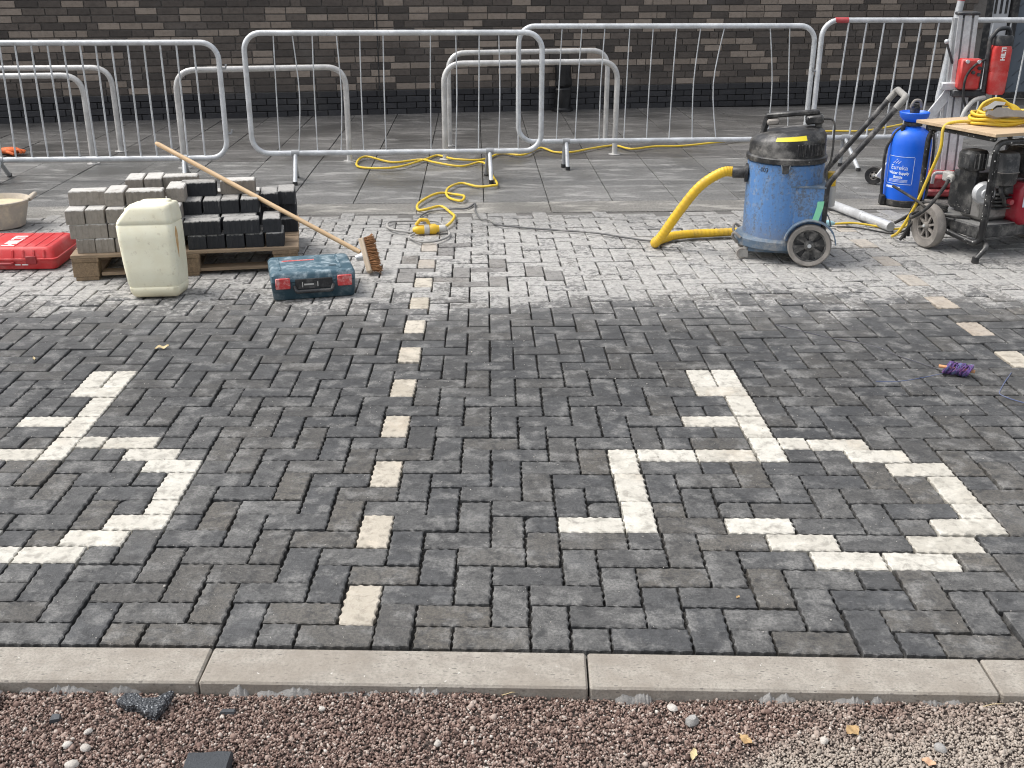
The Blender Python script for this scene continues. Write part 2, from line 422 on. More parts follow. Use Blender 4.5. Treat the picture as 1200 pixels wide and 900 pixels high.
for j in range(-1, 56):
    for i in range(-50, 56):
        kk = (i + j) % 4
        if kk == 1: cells = [(i, j), (i, j + 1)]
        elif kk == 3: cells = [(i, j), (i + 1, j)]
        else: continue
        free = [c for c in cells if c not in occ and c[1] >= 0]
        if len(free) == 2: blocks.append((i, j, *((1, 2) if kk == 1 else (2, 1)), 'paver'))
        elif len(free) == 1: blocks.append((*free[0], 1, 1, 'paver'))
CLEAN = {(-1, 34), (2, 33), (1, 34), (1, 40), (3, 36), (-1, 36), (2, 35), (1, 42), (-1, 38), (4, 37), (6, 35), (4, 33), (7, 34)}     # blocks that were lifted and replaced, so carry no slurry
cand = []
for (i, j, cw, chh, mt) in blocks:
    cx, cy = lay(i + cw / 2, j + chh / 2)
    if cy > far_edge(cx) - .045 or cy < -.02: continue
    sx, sy = project((cx, cy, 0))
    if not -260 < sx < 1460: continue
    (x0, y0), (x1, y1) = lay(i, j + chh / 2), lay(i + cw, j + chh / 2); (xa, ya), (xb, yb) = lay(i + cw / 2, j), lay(i + cw / 2, j + chh)
    wd = math.hypot(x1 - x0, y1 - y0); ln = math.hypot(xb - xa, yb - ya); rot = math.atan2(y1 - y0, x1 - x0)
    p0, p1, p2, p3 = project((x0, y0, 0)), project((x1, y1, 0)), project((xa, ya, 0)), project((xb, yb, 0))
    area = abs(p1[0] - p0[0]) * abs(p3[1] - p2[1]); inside = 0 <= sx <= 1200 and 0 <= sy <= 900
    if mt == 'paver' and (i, j) in CLEAN: mt = 'paver_clean'
    cand.append(dict(i=i, j=j, cw=cw, ch=chh, mt=mt, c=(cx, cy), w=wd, l=ln, rot=rot, area=area if inside else 0, inside=inside))
dark = sorted([c for c in cand if c['mt'].startswith('paver') and c['mt'] in ('paver', 'paver_clean')], key=lambda c: -c['area'])
own = {id(c) for c in dark[:300]}
pm = {}
def pmesh(cw, chh, mt, var):
    key = (cw, chh, mt, var)
    if key not in pm:
        w_, l_ = (cw * SU - .0085, chh * .1 - .0070)
        nib = .0034 if mt in ('paver', 'paver_clean') else .0040
        pm[key] = paver_mesh(w_, l_, nib, None, 'paver').mesh('paving_block', M[mt], None)
    return pm[key]
rest = {'paver': MB(), 'paver_clean': MB()}
for c in cand:
    Mx = TR((c['c'][0] + random.gauss(0, .0008), c['c'][1] + random.gauss(0, .0007), random.gauss(0, .0017)), c['rot'] + random.gauss(0, .006), random.gauss(0, .008), random.gauss(0, .008))
    Mx = Mx @ Matrix.Diagonal((c['w'] / (c['cw'] * SU), c['l'] / (c['ch'] * .1), 1, 1))
    if c['mt'] in rest and id(c) not in own:
        mb = paver_mesh(c['cw'] * SU - .0085, c['ch'] * .1 - .0075, 0, None, '', .035, .004, False); rest[c['mt']].add(mb.v, mb.f, Mx)
    else:
        nm = 'paving_block' if c['mt'] in rest else 'white_paving_block'
        link(nm, pmesh(c['cw'], c['ch'], c['mt'], random.randrange(6)), pavement, Mx)
for mt, mb in rest.items(): tag(mb.build('far_paving_blocks' if mt == 'paver' else 'replaced_paving_blocks', M[mt], pavement, None), kind='stuff')

# ---- kerb edging stones
k = NT('kerb_concrete'); p = k.obj(); n = k.noise(p, 18, 5, .65); f = k.noise(p, 150, 4, .7)
mp = k.n('Mapping'); k.lk(p, mp.inputs[0]); mp.inputs['Scale'].default_value = (1, 1, 1); mp.inputs['Rotation'].default_value = (0, 0, .7)
mp.inputs['Scale'].default_value = (.55, 1.6, 1); vo = k.vor(mp.outputs[0], 62)
c = k.mix(k.step(n, .3, .75), (.36, .332, .288), (.262, .236, .202)); c = k.mix(k.math('MULTIPLY', k.step(f, .42, .66), .55), c, (.17, .155, .135))
c = k.mix(k.math('MULTIPLY', k.math('LESS_THAN', k.math('ADD', vo.outputs['Distance'], k.math('MULTIPLY', n, .6)), .45), .8), c, (.12, .11, .10))
mp2 = k.n('Mapping'); k.lk(p, mp2.inputs[0]); mp2.inputs['Rotation'].default_value = (0, 0, .5); mp2.inputs['Scale'].default_value = (1, 5, 1)
c = k.mix(k.math('MULTIPLY', k.step(k.noise(mp2.outputs[0], 14, 6, .7), .55, .68), .45), c, (.20, .185, .165))
c = k.mix(k.math('MULTIPLY', k.step(k.noise(p, 4, 5, .65), .47, .64), .5), c, (.235, .205, .17))
c = k.mix(k.math('MULTIPLY', k.step(k.noise(p, 60, 3), .70, .76), .7), c, (.7, .68, .63))
M['kerb'] = k.out(c, .85, k.bump(k.math('ADD', n, f), .5, .003))
M['mortar_grey'] = m_brick('cement_smear', (.26, .255, .245), (.36, .35, .335))
KJ = [(-1.28, .008), (-.292, .003), (.664, -.014), (1.657, -.034), (2.62, -.055)]
for a, b in zip(KJ[:-1], KJ[1:]):
    ang = math.atan2(b[1] - a[1], b[0] - a[0]); L = math.dist(a, b)
    mb = MB(); mb.box((L / 2, -.074, -.062), (L - .005, .142, .124), None, .005)
    vs = []                                        # slightly chipped arrises
    ks = mb.build('kerb_stone', M['kerb'], None, 30, TR((a[0], a[1], .0), ang))
    lab = {0: 'pale concrete kerb stone at the left end of the edging above the gravel', 1: 'pale concrete kerb stone below the lowest cream dash block',
           2: 'pale concrete kerb stone in front of the right wheelchair symbol', 3: 'short piece of pale kerb stone at the right edge above the gravel'}[KJ.index(a)]
    tag(ks, lab, 'kerb stone', 'edging stones between blocks and gravel')
    for q in range(random.randint(8, 12)):           # dabs of bedding cement on the front face
        x = random.uniform(.03, L - .12); wq = random.uniform(.03, .11); hq = random.uniform(.010, .026); mb = MB(); n = 12
        sec = []
        for s in range(n + 1):
            t = s / n; zt = -.030 + hq * math.sin(PI * t) * random.uniform(.5, 1.1); xx = x + wq * t
            sec.append([(xx, -.1448, zt), (xx, -.149 - random.uniform(.001, .006), zt - .008), (xx, -.156 - random.uniform(0, .006), -.05), (xx, -.1448, -.055)])
        mb.loft(sec).build('mortar_dab', M['mortar_grey'], ks, 60)

# ---- gravel strip in front of the kerb
k = NT('gravel_ground'); p = k.pos()
M['gravel_bed'] = k.out(k.mix(k.noise(p, 150, 4, .7), (.035, .027, .024), (.12, .095, .082)), .95, k.bump(k.noise(p, 130, 3), 1, .006))
def gz(x, y): return -.034 + .008 * math.sin(x * 3.1 + 1) * math.cos(y * 5 + x) + .005 * math.sin(7.3 * x + 2.2 * y) + .012 * max(0, min(1, (x - .7) / .9))
mb = MB(); nx, ny = 90, 40; xs = np.linspace(-3.2, 4.2, nx); ys = np.linspace(-2.6, -.148, ny)
mb.add([(x, y, gz(x, y) - .004) for y in ys for x in xs], [(j * nx + i, j * nx + i + 1, (j + 1) * nx + i + 1, (j + 1) * nx + i) for j in range(ny - 1) for i in range(nx - 1)])
tag(mb.build('gravel_bed', M['gravel_bed'], None, 180), kind='structure')
k = NT('gravel_stone'); rd = k.n('NewGeometry').outputs['Random Per Island']; p = k.pos()
sep = k.n('SeparateXYZ'); k.lk(p, sep.inputs[0])
c = k.ramp(rd, [(0, (.075, .046, .037)), (.3, (.165, .106, .086)), (.6, (.255, .178, .147)), (.85, (.34, .262, .222)), (.965, (.42, .355, .31)), (1, (.56, .52, .47))])
gd = k.math('MULTIPLY', k.step(k.math('ADD', k.math('ADD', k.math('MULTIPLY', k.step(sep.outputs[0], .1, 1.5), .45), k.math('MULTIPLY', k.step(sep.outputs[1], -.2, -.5), .28)), k.math('MULTIPLY', k.noise(p, 3.5, 4, .6), .8)), .74, 1.02), .65)
c = k.mix(gd, c, k.mix(k.noise(p, 90, 3), (.33, .29, .24), (.50, .46, .40)))
M['gravel'] = k.out(c, .85, k.bump(k.noise(p, 400, 2), .3, .001))
M['grit'] = m_brick('pale_grit', (.35, .33, .30), (.6, .57, .52))
def pebbles(n, x0, x1, y0, y1, smin, smax, lift):
    t = (1 + 5 ** .5) / 2
    iv = np.array([(-1, t, 0), (1, t, 0), (-1, -t, 0), (1, -t, 0), (0, -1, t), (0, 1, t), (0, -1, -t), (0, 1, -t), (t, 0, -1), (t, 0, 1), (-t, 0, -1), (-t, 0, 1)]) / math.sqrt(1 + t * t)
    fi = np.array([(0, 11, 5), (0, 5, 1), (0, 1, 7), (0, 7, 10), (0, 10, 11), (1, 5, 9), (5, 11, 4), (11, 10, 2), (10, 7, 6), (7, 1, 8), (3, 9, 4), (3, 4, 2), (3, 2, 6), (3, 6, 8), (3, 8, 9), (4, 9, 5), (2, 4, 11), (6, 2, 10), (8, 6, 7), (9, 8, 1)])
    c = np.stack([rng.uniform(x0, x1, n), rng.uniform(y0, y1, n)], 1); z = np.array([gz(a, b) for a, b in c])
    s = rng.uniform(smin, smax, (n, 1)) * rng.uniform(.55, 1.25, (n, 3)); s *= np.where(rng.random((n, 1)) < .04, 1.9, 1)
    q = rng.normal(size=(n, 4)); q /= np.linalg.norm(q, axis=1)[:, None]; a, b, c_, d = q.T
    Rm = np.stack([np.stack([1 - 2 * (c_ * c_ + d * d), 2 * (b * c_ - a * d), 2 * (b * d + a * c_)], -1), np.stack([2 * (b * c_ + a * d), 1 - 2 * (b * b + d * d), 2 * (c_ * d - a * b)], -1), np.stack([2 * (b * d - a * c_), 2 * (c_ * d + a * b), 1 - 2 * (b * b + c_ * c_)], -1)], 1)
    V = iv[None] * s[:, None, :] * rng.uniform(.62, 1.25, (n, 12, 1)); V = np.einsum('nij,nkj->nki', Rm, V)
    V[:, :, 0] += c[:, None, 0]; V[:, :, 1] += c[:, None, 1]; V[:, :, 2] += (z + rng.uniform(-.3, 1, n) * lift)[:, None]
    F = fi[None] + (np.arange(n) * 12)[:, None, None]
    return V.reshape(-1, 3), F.reshape(-1, 3)
V, F = pebbles(90000, -1.30, 2.2, -.72, -.146, .0024, .0046, .0045)
me = bpy.data.meshes.new('gravel'); me.vertices.add(len(V)); me.vertices.foreach_set('co', V.ravel().astype(np.float32))
me.loops.add(F.size); me.loops.foreach_set('vertex_index', F.ravel().astype(np.int32)); me.polygons.add(len(F))
me.polygons.foreach_set('loop_start', np.arange(0, F.size, 3, dtype=np.int32)); me.polygons.foreach_set('loop_total', np.full(len(F), 3, dtype=np.int32)); me.update(calc_edges=True)
me.materials.append(M['gravel']); tag(link('gravel', me), 'loose reddish brown gravel below the kerb', 'gravel', kind='stuff')

V, F = pebbles(2600, -2.2, 3.0, .0, 4.6, .0008, .0021, 0)
cen = V.reshape(-1, 12, 3); cen[:, :, 2] += (.0016 - cen[:, :, 2].mean(1))[:, None]; V = cen.reshape(-1, 3)
me = bpy.data.meshes.new('grit'); me.from_pydata(V.tolist(), [], F.tolist()); me.materials.append(M['grit']); tag(link('grit', me), 'pale grit scattered over the paving blocks', 'grit', kind='stuff')

# ---- slab paving between the blocks and the wall
k = NT('slab_joint'); p = k.pos(); M['slab_joint'] = k.out(k.mix(k.noise(p, 80, 3), (.02, .02, .02), (.06, .056, .05)), .95)
mb = MB(); mb.box((.6, 9.2, -.045), (16, 8.4, .05)); slabs = tag(mb.build('slab_paving', M['slab_joint'], None, None), kind='structure')
SA = math.atan(.062); SO = Vector((.4, 5.085, 0)); ux, uy = Vector((math.cos(SA), math.sin(SA), 0)), Vector((-.035, 1, 0)).normalized()
rows = [0, .36, .98, 1.58, 2.16] + [2.16 + .6 * q for q in range(1, 7)]
LIM_A, LIM_B = (-5.05, 9.37), (5.36, 11.6)
def wall_y(x): return LIM_A[1] + (LIM_B[1] - LIM_A[1]) * (x - LIM_A[0]) / (LIM_B[0] - LIM_A[0])
PW = .476
for r_ in range(len(rows) - 1):
    y0, y1 = rows[r_], rows[r_ + 1]
    for q in range(-14, 16):
        x0 = -.60 + q * PW
        cc = SO + ux * (x0 + PW / 2) + uy * ((y0 + y1) / 2)
        if cc.y > wall_y(cc.x) + .4: continue
        sx, sy = project(cc)
        if not -180 < sx < 1380: continue
        if r_ == 0 and q % 2: continue
        ww = PW * (2 if r_ == 0 else 1)
        pts = [SO + ux * a + uy * b for a, b in ((x0 + .003, y0 + .003), (x0 + ww - .003, y0 + .003), (x0 + ww - .003, y1 - .003), (x0 + .003, y1 - .003))]
        c0 = sum(pts, Vector()) / 4
        vs = [p_ - c0 for p_ in pts]; top = [v * (1 - .003 / v.length * 1.4) for v in vs]
        b_ = MB(); b_.add([(*v[:2], .0) for v in top] + [(*v[:2], -.003) for v in vs] + [(*v[:2], -.03) for v in vs], [(0, 1, 2, 3)] + [(l * 4 + i, (l + 1) * 4 + i, (l + 1) * 4 + (i + 1) % 4, l * 4 + (i + 1) % 4) for l in (0, 1) for i in range(4)])
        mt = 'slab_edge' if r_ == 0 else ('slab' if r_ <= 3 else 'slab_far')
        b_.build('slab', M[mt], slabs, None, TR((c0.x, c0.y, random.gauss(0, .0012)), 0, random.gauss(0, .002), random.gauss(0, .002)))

# ---- brick wall with black plinth
WA = math.atan2(LIM_B[1] - LIM_A[1], LIM_B[0] - LIM_A[0]); WL0, WL1 = -1.9, 11.72; WH = 3.3; PLT = .265
WM = TR((LIM_A[0], LIM_A[1], 0), WA)               # local x along wall, -y towards the camera
wall = MB(); wall.box(((WL0 + WL1) / 2, .16, WH / 2 + PLT / 2), (WL1 - WL0, .3, WH - PLT))
wall_o = wall.build('brick_wall', M['mortar'], None, None, WM); tag(wall_o, 'dark brick wall with scattered tan bricks above a black plinth', 'wall')
mb = MB(); mb.box(((WL0 + WL1) / 2, .155, PLT / 2 - .02), (WL1 - WL0, .3, PLT + .04)); mb.build('plinth_core', M['mortar_black'], wall_o, None)
def brick_mesh(w_, mt, nm): b_ = MB(); b_.box((0, 0, 0), (w_, .03, .063), None, .003); return b_.mesh(nm, M[mt], None)
bm = {(w_, mt): brick_mesh(w_, mt, 'brick') for w_ in (.215, .1025) for mt in ('brick_dark', 'brick_tan', 'brick_plinth')}
recs = []
nc = int((WH - PLT) / .075)
for r_ in range(nc):
    z = PLT + .012 + .0325 + r_ * .075; off = (.1125 if r_ % 2 else 0) + (.056 if r_ % 4 >= 2 else 0); x = WL0 - off; prev = 0
    while x < WL1:
        full = random.random() > .06; w_ = .215 if full else .1025
        a0, a1 = x, x + w_
        pt = .36 + (.35 if prev else -.04); tan = random.random() < pt * .82; prev = tan and random.random() < .6
        if a0 >= WL0 and a1 <= WL1 and not (4.08 < (a0 + a1) / 2 < 4.1):
            P_ = WM @ Vector(((a0 + a1) / 2, 0, z)); sx, sy = project(P_); d = (P_ - CAM).length
            recs.append((w_, 'brick_tan' if tan else 'brick_dark', ((a0 + a1) / 2, z), -5 < sx < 1205 and sy > -3, w_ / d / d))
        x = a1 + .010
vis = sorted([r for r in recs if r[3]], key=lambda r: -r[4])[:300]; vset = {id(r) for r in vis}
rest = {'brick_dark': MB(), 'brick_tan': MB()}
for r in recs:
    Mx = TR((r[2][0], .0085 + random.gauss(0, .0012), r[2][1]), 0, random.gauss(0, .004), random.gauss(0, .004))
    if id(r) in vset: link('brick', bm[(r[0], r[1])], wall_o, Mx)
    else: rest[r[1]].box((0, 0, 0), (r[0], .03, .063), Mx)
tag(rest['brick_dark'].build('dark_bricks', M['brick_dark'], wall_o, None), kind='stuff'); tag(rest['brick_tan'].build('tan_bricks', M['brick_tan'], wall_o, None), kind='stuff')
pst = MB()
for r_ in range(4):
    z = -.005 + .0325 + r_ * .069; x = WL0 - (.11 if r_ % 2 else 0)
    while x < WL1 - .22:
        if x >= WL0:
            P_ = WM @ Vector((x + .1, 0, z)); sx, sy = project(P_); Mx = TR((x + .1075, .0035 + random.gauss(0, .0012), z))
            if -5 < sx < 1130: link('plinth_brick', bm[(.215, 'brick_plinth')], wall_o, Mx @ Matrix.Diagonal((1, 1, .98, 1)))
            else: pst.box((0, 0, 0), (.215, .03, .062), Mx)
        x += .225
tag(pst.build('plinth_bricks', M['brick_plinth'], wall_o, None), kind='stuff')
M['rubber'] = worn('black_rubber', (.022, .022, .023), .75, dirt=(.25, .23, .2), amt=.45, scale=18)
M['black'] = worn('black_plastic', (.020, .020, .022), .45, dirt=(.32, .31, .29), amt=.35, scale=16)
mb = MB(); mb.box((4.09, -.006, WH / 2), (.012, .012, WH)); mb.build('movement_joint', M['rubber'], wall_o, None)
# ================================================================== BARRIERS AND CYCLE HOOPS
M['red_paint'] = worn('red_paint', (.50, .05, .06), .5, amt=.3)
def barrier(label, A, B, zb, zt, bars, legs, rr=.021, rb=.0065, rc=.13, extra=None):
    A, B = Vector(A), Vector(B); L = (B - A).length; ang = math.atan2((B - A).y, (B - A).x)
    t = thing('crowd_barrier', label, 'barrier', (A.x, A.y, 0), ang, 'steel barriers set out in a line')
    P = []
    for (cx, cz, a0) in ((rc, zb + rc, 180), (L - rc, zb + rc, 270), (L - rc, zt - rc, 0), (rc, zt - rc, 90)):
        for q in range(9):
            a = R(a0 + 90 * q / 8); P.append((cx + rc * math.cos(a), 0, cz + rc * math.sin(a)))
    MB().tube(P, rr, 12, True).build('frame', M['galv'], t, 60)
    for b in bars:
        x1, x0 = b[0], b[1]; bend = b[2] if len(b) > 2 else random.gauss(0, .004)
        if rb > .006: bend *= .2
        pts = [(x0, 0, zb), (x0 + (x1 - x0) * .5 + bend, random.gauss(0, .003), (zb + zt) / 2), (x1, 0, zt)]
        MB().tube(catmull(pts, 4), rb, 7).build('bar', M['galv'], t, 60)
    for lg in legs:
        x = lg[0]; fr, rrr = lg[1], lg[2]; sk = lg[3] if len(lg) > 3 else 0
        mb = MB(); mb.tube([(x - .03, 0, zb), (x + .03, 0, zb)], rr * 1.28, 12); mb.build('leg_clamp', M['galv_dull'], t, 40)
        for y, s in ((fr, 0), (rrr, 1)):
            mb = MB(); mb.tube([(x - .012 * s, .012 if s else -.012, zb - .012), (x + sk * (1 if not s else .2) - .02 * s, y, .012)], .017, 10); lo = mb.build('leg', M['galv'] if not s else M['galv_dull'], t, 40)
            MB().tube([(x + sk * (1 if not s else .2) - .02 * s, y, .0), (x + sk * (1 if not s else .2) - .02 * s, y, .03)], .0195, 10).build('foot_cap', M['rubber'], lo, 40)
    if extra: extra(t, L, zb, zt)
    return t
def lugs(side, zs):
    def f(t, L, zb, zt):
        for z in zs:
            x = L if side > 0 else 0
            mb = MB(); mb.tube([(x, 0, z), (x + side * .045, 0, z), (x + side * .05, 0, z + .03)], .009, 8); mb.build('coupling_hook', M['galv_dull'], t, 50)
    return f
b1 = [(x, x) for x in [.06 + .12 * i for i in range(5)]] + [(.667, .65), (.78, .774), (.9, .898), (1.02, 1.023), (1.138, 1.141), (1.262, 1.273), (1.379, 1.378), (1.498, 1.501), (1.619, 1.617), (1.741, 1.743), (1.863, 1.863), (1.985, 1.983), (2.115, 2.117)]
barrier('steel barrier with close set bars behind the pallet of blocks, at the left edge', (-4.1, 6.12), (-1.81, 6.30), .17, 1.052, b1, [(.52, -.14, .2), (1.95, -.14, .17, .02)], rb=.0075, extra=lugs(1, [.36, .86]))
b2 = [(.226, .209), (.368, .358, .03), (.519, .505), (.7, .689, .022), (.878, .867), (1.056, 1.045), (1.418, 1.402), (1.612, 1.598), (1.793, 1.779), (1.944, 1.941, .01), (2.1, 2.1)]
barrier('steel barrier with thin bent wires in the middle, yellow cable under its right leg', (-1.575, 6.17), (.70, 6.36), .225, 1.13, b2, [(.33, -.165, .16), (1.87, -.19, .16)], rb=.0048)
b3 = [(.356, .325), (.52, .486), (.711, .691), (.917, .905), (1.113, 1.101), (1.31, 1.297), (1.512, 1.499, -.025), (1.714, 1.708, -.06), (2.098, 2.16, .03), (2.266, 2.341)]
barrier('steel barrier with thin wires right behind the blue vacuum cleaner', (.52, 6.83), (3.0, 7.05), .222, 1.15, b3, [(.41, -.13, .0), (2.1, -.13, .1)], rb=.0048)
def b4x(t, L, zb, zt):
    lugs(-1, [.8])(t, L, zb, zt)
    MB().tube([(.10, -.0, zt), (.21, -.0, zt)], .0225, 12).build('red_tape', M['red_paint'], t, 40)
b4 = [(.22, .189), (.372, .335), (.522, .486), (.679, .645), (.836, .797), (.99, .957), (1.145, 1.117), (1.3, 1.27), (1.46, 1.43), (1.616, 1.577), (1.78, 1.75), (1.94, 1.9), (2.1, 2.06)]
barrier('steel barrier with red mark on its corner, behind the drill rig', (3.02, 6.92), (5.3, 7.12), .25, 1.2, b4, [(.30, -.22, .02, .06), (1.9, -.2, .1)], rb=.0075, extra=b4x)

def hoop(label, A, B, h, r=.0245):
    A, B = Vector((*A, 0)), Vector((*B, 0)); up = Vector((0, 0, h))
    t = thing('cycle_stand', label, 'cycle stand', A, 0, 'steel cycle hoops in front of the wall'); D = B - A
    MB().tube(fillet([(0, 0, 0), up, D + up, D], .17, 8), r, 14).build('hoop', M['stainless'], t, 60)
    for q in (Vector(), D): mb = MB(); mb.lathe([(.055, 0.001), (.055, .006), (.028, .008)], 20, Matrix.Translation(q)); mb.build('base_plate', M['stainless'], t, 40)
hoop('front of the two steel cycle hoops at the left edge', (-4.62, 6.72), (-3.154, 6.961), .74)
hoop('rear of the two steel cycle hoops at the left edge', (-4.62, 7.42), (-3.139, 7.607), .745)
hoop('lone steel cycle hoop between the pallet and the middle barrier', (-2.309, 6.772), (-.961, 7.131), .80)
hoop('front of the two steel cycle hoops behind the middle barriers', (-.125, 7.234), (1.406, 7.536), .82)
hoop('rear of the two steel cycle hoops behind the middle barriers', (-.129, 7.988), (1.389, 8.388), .85)

# black plastic sleeve tied round a post by the wall
t = thing('wrapped_post', 'short post wrapped in crumpled black plastic against the brick wall', 'post', (1.06, wall_y(1.06) - .12, 0), WA)
M['bin_bag'] = worn('black_polythene', (.006, .006, .007), .4, dirt=(.04, .04, .04), amt=.2, scale=20, bump=.6, bscale=28)
mb = MB(); secs = []
for i in range(26):
    z = .56 * i / 25; s = []
    for q in range(20):
        a = 2 * PI * q / 20; rr = .088 + .006 * math.sin(3 * a + z * 9) + .005 * math.sin(5 * a - z * 14 + 1) + .006 * random.random() - (.02 if .25 < z < .29 else 0) + (.03 if z < .04 else 0)
        s.append((rr * math.cos(a) * 1.05, rr * math.sin(a) * .8, z + .004))
    secs.append(s)
mb.loft(secs).build('plastic_sleeve', M['bin_bag'], t, 30)
MB().cyl((0, 0, 0), (0, 0, .60), .05, seg=16).build('post', M['black'], t, 40)

# ================================================================== DOOR AT THE END OF THE WALL
M['door'] = worn('blue_grey_film', (.11, .135, .165), .45, dirt=(.2, .22, .25), amt=.25, scale=5)
M['door_print'] = worn('film_print', (.06, .075, .095), .5)
M['frame_black'] = worn('door_frame_black', (.015, .015, .017), .4)
M['plate'] = worn('plate_grey', (.5, .51, .53), .4, amt=.15)
t = thing('door', 'blue grey door in black frame at the right end of the brick wall', 'door'); t.matrix_world = WM
x0 = WL1
MB().box((x0 + .055, .10, 1.2), (.11, .16, 2.4), None, .004).build('frame_post', M['frame_black'], t, None)
MB().box((x0 + .242, .09, 1.25), (.255, .06, 2.3), None, .004).build('side_panel', M['plate'], t, None)
for q in range(3): MB().box((x0 + .17 + .075 * q, .057, 1.16), (.032, .008, .22), None, .001).build('panel_mark', M['frame_black'], t, None)
for q in range(2): MB().box((x0 + .165 + .15 * q, .057, .97), (.055, .007, .03), None, .001).build('panel_mark', M['door_print'], t, None)
MB().box((x0 + .43, .08, 1.2), (.09, .14, 2.4), None, .004).build('frame_post', M['frame_black'], t, None)
lf = MB().box((x0 + 1.12, .11, 1.21), (1.28, .05, 2.36), None, .004).build('door_leaf', M['door'], t, None)
for q in range(14):
    z = .15 + .17 * q; mb = MB()
    for s in range(6): mb.box((0, 0, 0), (.11, .004, .016), TR((x0 + .58 + .2 * s + .05 * (q % 3), .083, z + .12 * s * .5), 0, 0, -.7))
    mb.build('film_print', M['door_print'], lf, None)
MB().box((x0 + 1.12, .10, .04), (1.30, .10, .08), None, .004).build('threshold', M['frame_black'], t, None)

# ================================================================== CABLES ON THE GROUND
M['yellow_cable'] = worn('yellow_cable', (.72, .50, .035), .5, dirt=(.35, .3, .2), amt=.4, scale=8)
M['grey_cable'] = worn('grey_cable', (.11, .11, .11), .55, dirt=(.5, .48, .44), amt=.8, scale=9)
M['pale_cable'] = worn('dusty_flex', (.36, .35, .33), .6, dirt=(.12, .12, .12), amt=.7, scale=9)
CY1 = [(5.334, 10.099), (4.572, 9.277), (4.11, 8.961), (3.78, 8.894), (3.425, 8.712), (3.025, 8.479), (2.735, 8.31), (2.444, 8.094), (2.093, 7.95), (1.812, 7.864), (1.577, 7.68), (1.443, 7.956), (1.208, 7.735), (1.013, 7.495), (0.86, 7.571), (0.731, 7.759), (0.567, 7.336), (0.364, 7.482), (0.205, 7.111), (-0.035, 7.106), (-0.202, 7.366), (-0.304, 7.101), (-0.516, 6.687), (-0.814, 6.76), (-0.876, 7.005), (-0.822, 7.22), (-0.572, 7.011), (-0.334, 7.1), (-0.196, 6.935), (0.03, 6.828), (0.186, 6.983), (0.265, 6.781), (0.305, 6.445), (0.353, 6.008), (0.317, 5.924), (0.203, 5.949), (0.067, 6.038), (-0.021, 5.803), (-0.006, 5.552), (0.097, 5.374), (0.115, 5.523), (0.04, 5.645), (-0.088, 5.643), (-0.196, 5.291), (-0.192, 5.114), (-0.13, 5.088), (-0.035, 5.172), (0.048, 5.009), (0.077, 4.852), (0.056, 4.634), (-0.002, 4.507)]
CG1 = [(-0.166, 4.412), (-0.296, 4.479), (-0.351, 4.597), (-0.342, 4.719), (-0.208, 4.734), (-0.123, 4.755), (-0.028, 4.724), (0.032, 4.555), (0.07, 4.369), (0.016, 4.214), (-0.086, 4.159), (-0.178, 4.299), (-0.153, 4.389)]
CG2 = [(-0.009, 4.437), (-0.061, 4.633), (-0.161, 4.861), (-0.11, 5.061), (0.028, 5.131), (0.147, 5.175), (0.202, 5.332), (0.205, 5.12), (0.254, 4.855), (0.314, 4.805), (0.374, 4.656), (0.508, 4.609), (0.748, 4.518), (1.02, 4.428), (1.355, 4.243), (1.614, 4.29), (1.896, 4.35)]
def cable(name, pts, r, mat, label, cat='cable', z=.004, wob=.006, par=None):
    P = catmull([(x, y, r + z + wob * (1 + math.sin(i * 2.1)) * .5) for i, (x, y) in enumerate(pts)], 6)
    o = MB().tube(P, r, 8).build(name, mat, par, 180); return tag(o, label, cat) if label else o
cable('extension_cable', CY1, .0095, M['yellow_cable'], 'long yellow extension cable looping under the middle barriers to the plug', wob=.015)
cable('grey_flex', CG2, .0065, M['grey_cable'], 'grey flex running from the yellow plug along the blocks to the vacuum')
cable('grey_flex', CG1, .0075, M['pale_cable'], 'dusty coiled flex lying round the yellow plug', z=.008)
# yellow site plug and socket joined in line
M['plug_yellow'] = worn('plug_yellow', (.80, .50, .03), .4, amt=.25, scale=20)
M['plug_grey'] = worn('plug_grey', (.50, .49, .46), .5, amt=.2, scale=20)
t = thing('power_plug', 'yellow and grey industrial plug joined on the blocks, inside the flex coil', 'plug', (-.148, 4.425, .034), R(12))
ax = Matrix.Rotation(PI / 2, 4, 'Y')
MB().lathe([(.012, -.02), (.026, 0), (.030, .012), (.031, .052)], 20, ax).build('socket_body', M['plug_yellow'], t, 40)
MB().lathe([(.031, .052), (.036, .055), (.036, .083), (.031, .086)], 20, ax).build('coupling_ring', M['plug_grey'], t, 40)
MB().lathe([(.031, .086), (.034, .09), (.034, .125), (.024, .14), (.022, .175), (.013, .19)], 20, ax).build('plug_body', M['plug_yellow'], t, 40)
MB().tube(fillet([(.0, 0, .03), (.03, 0, .066), (.075, 0, .06), (.085, 0, .03)], .012), .011, 8).build('flap', M['plug_yellow'], t, 60)
MB().lathe([(.024, .15), (.026, .155), (.024, .19), (.012, .2)], 16, ax).build('gland', M['plug_grey'], t, 40)

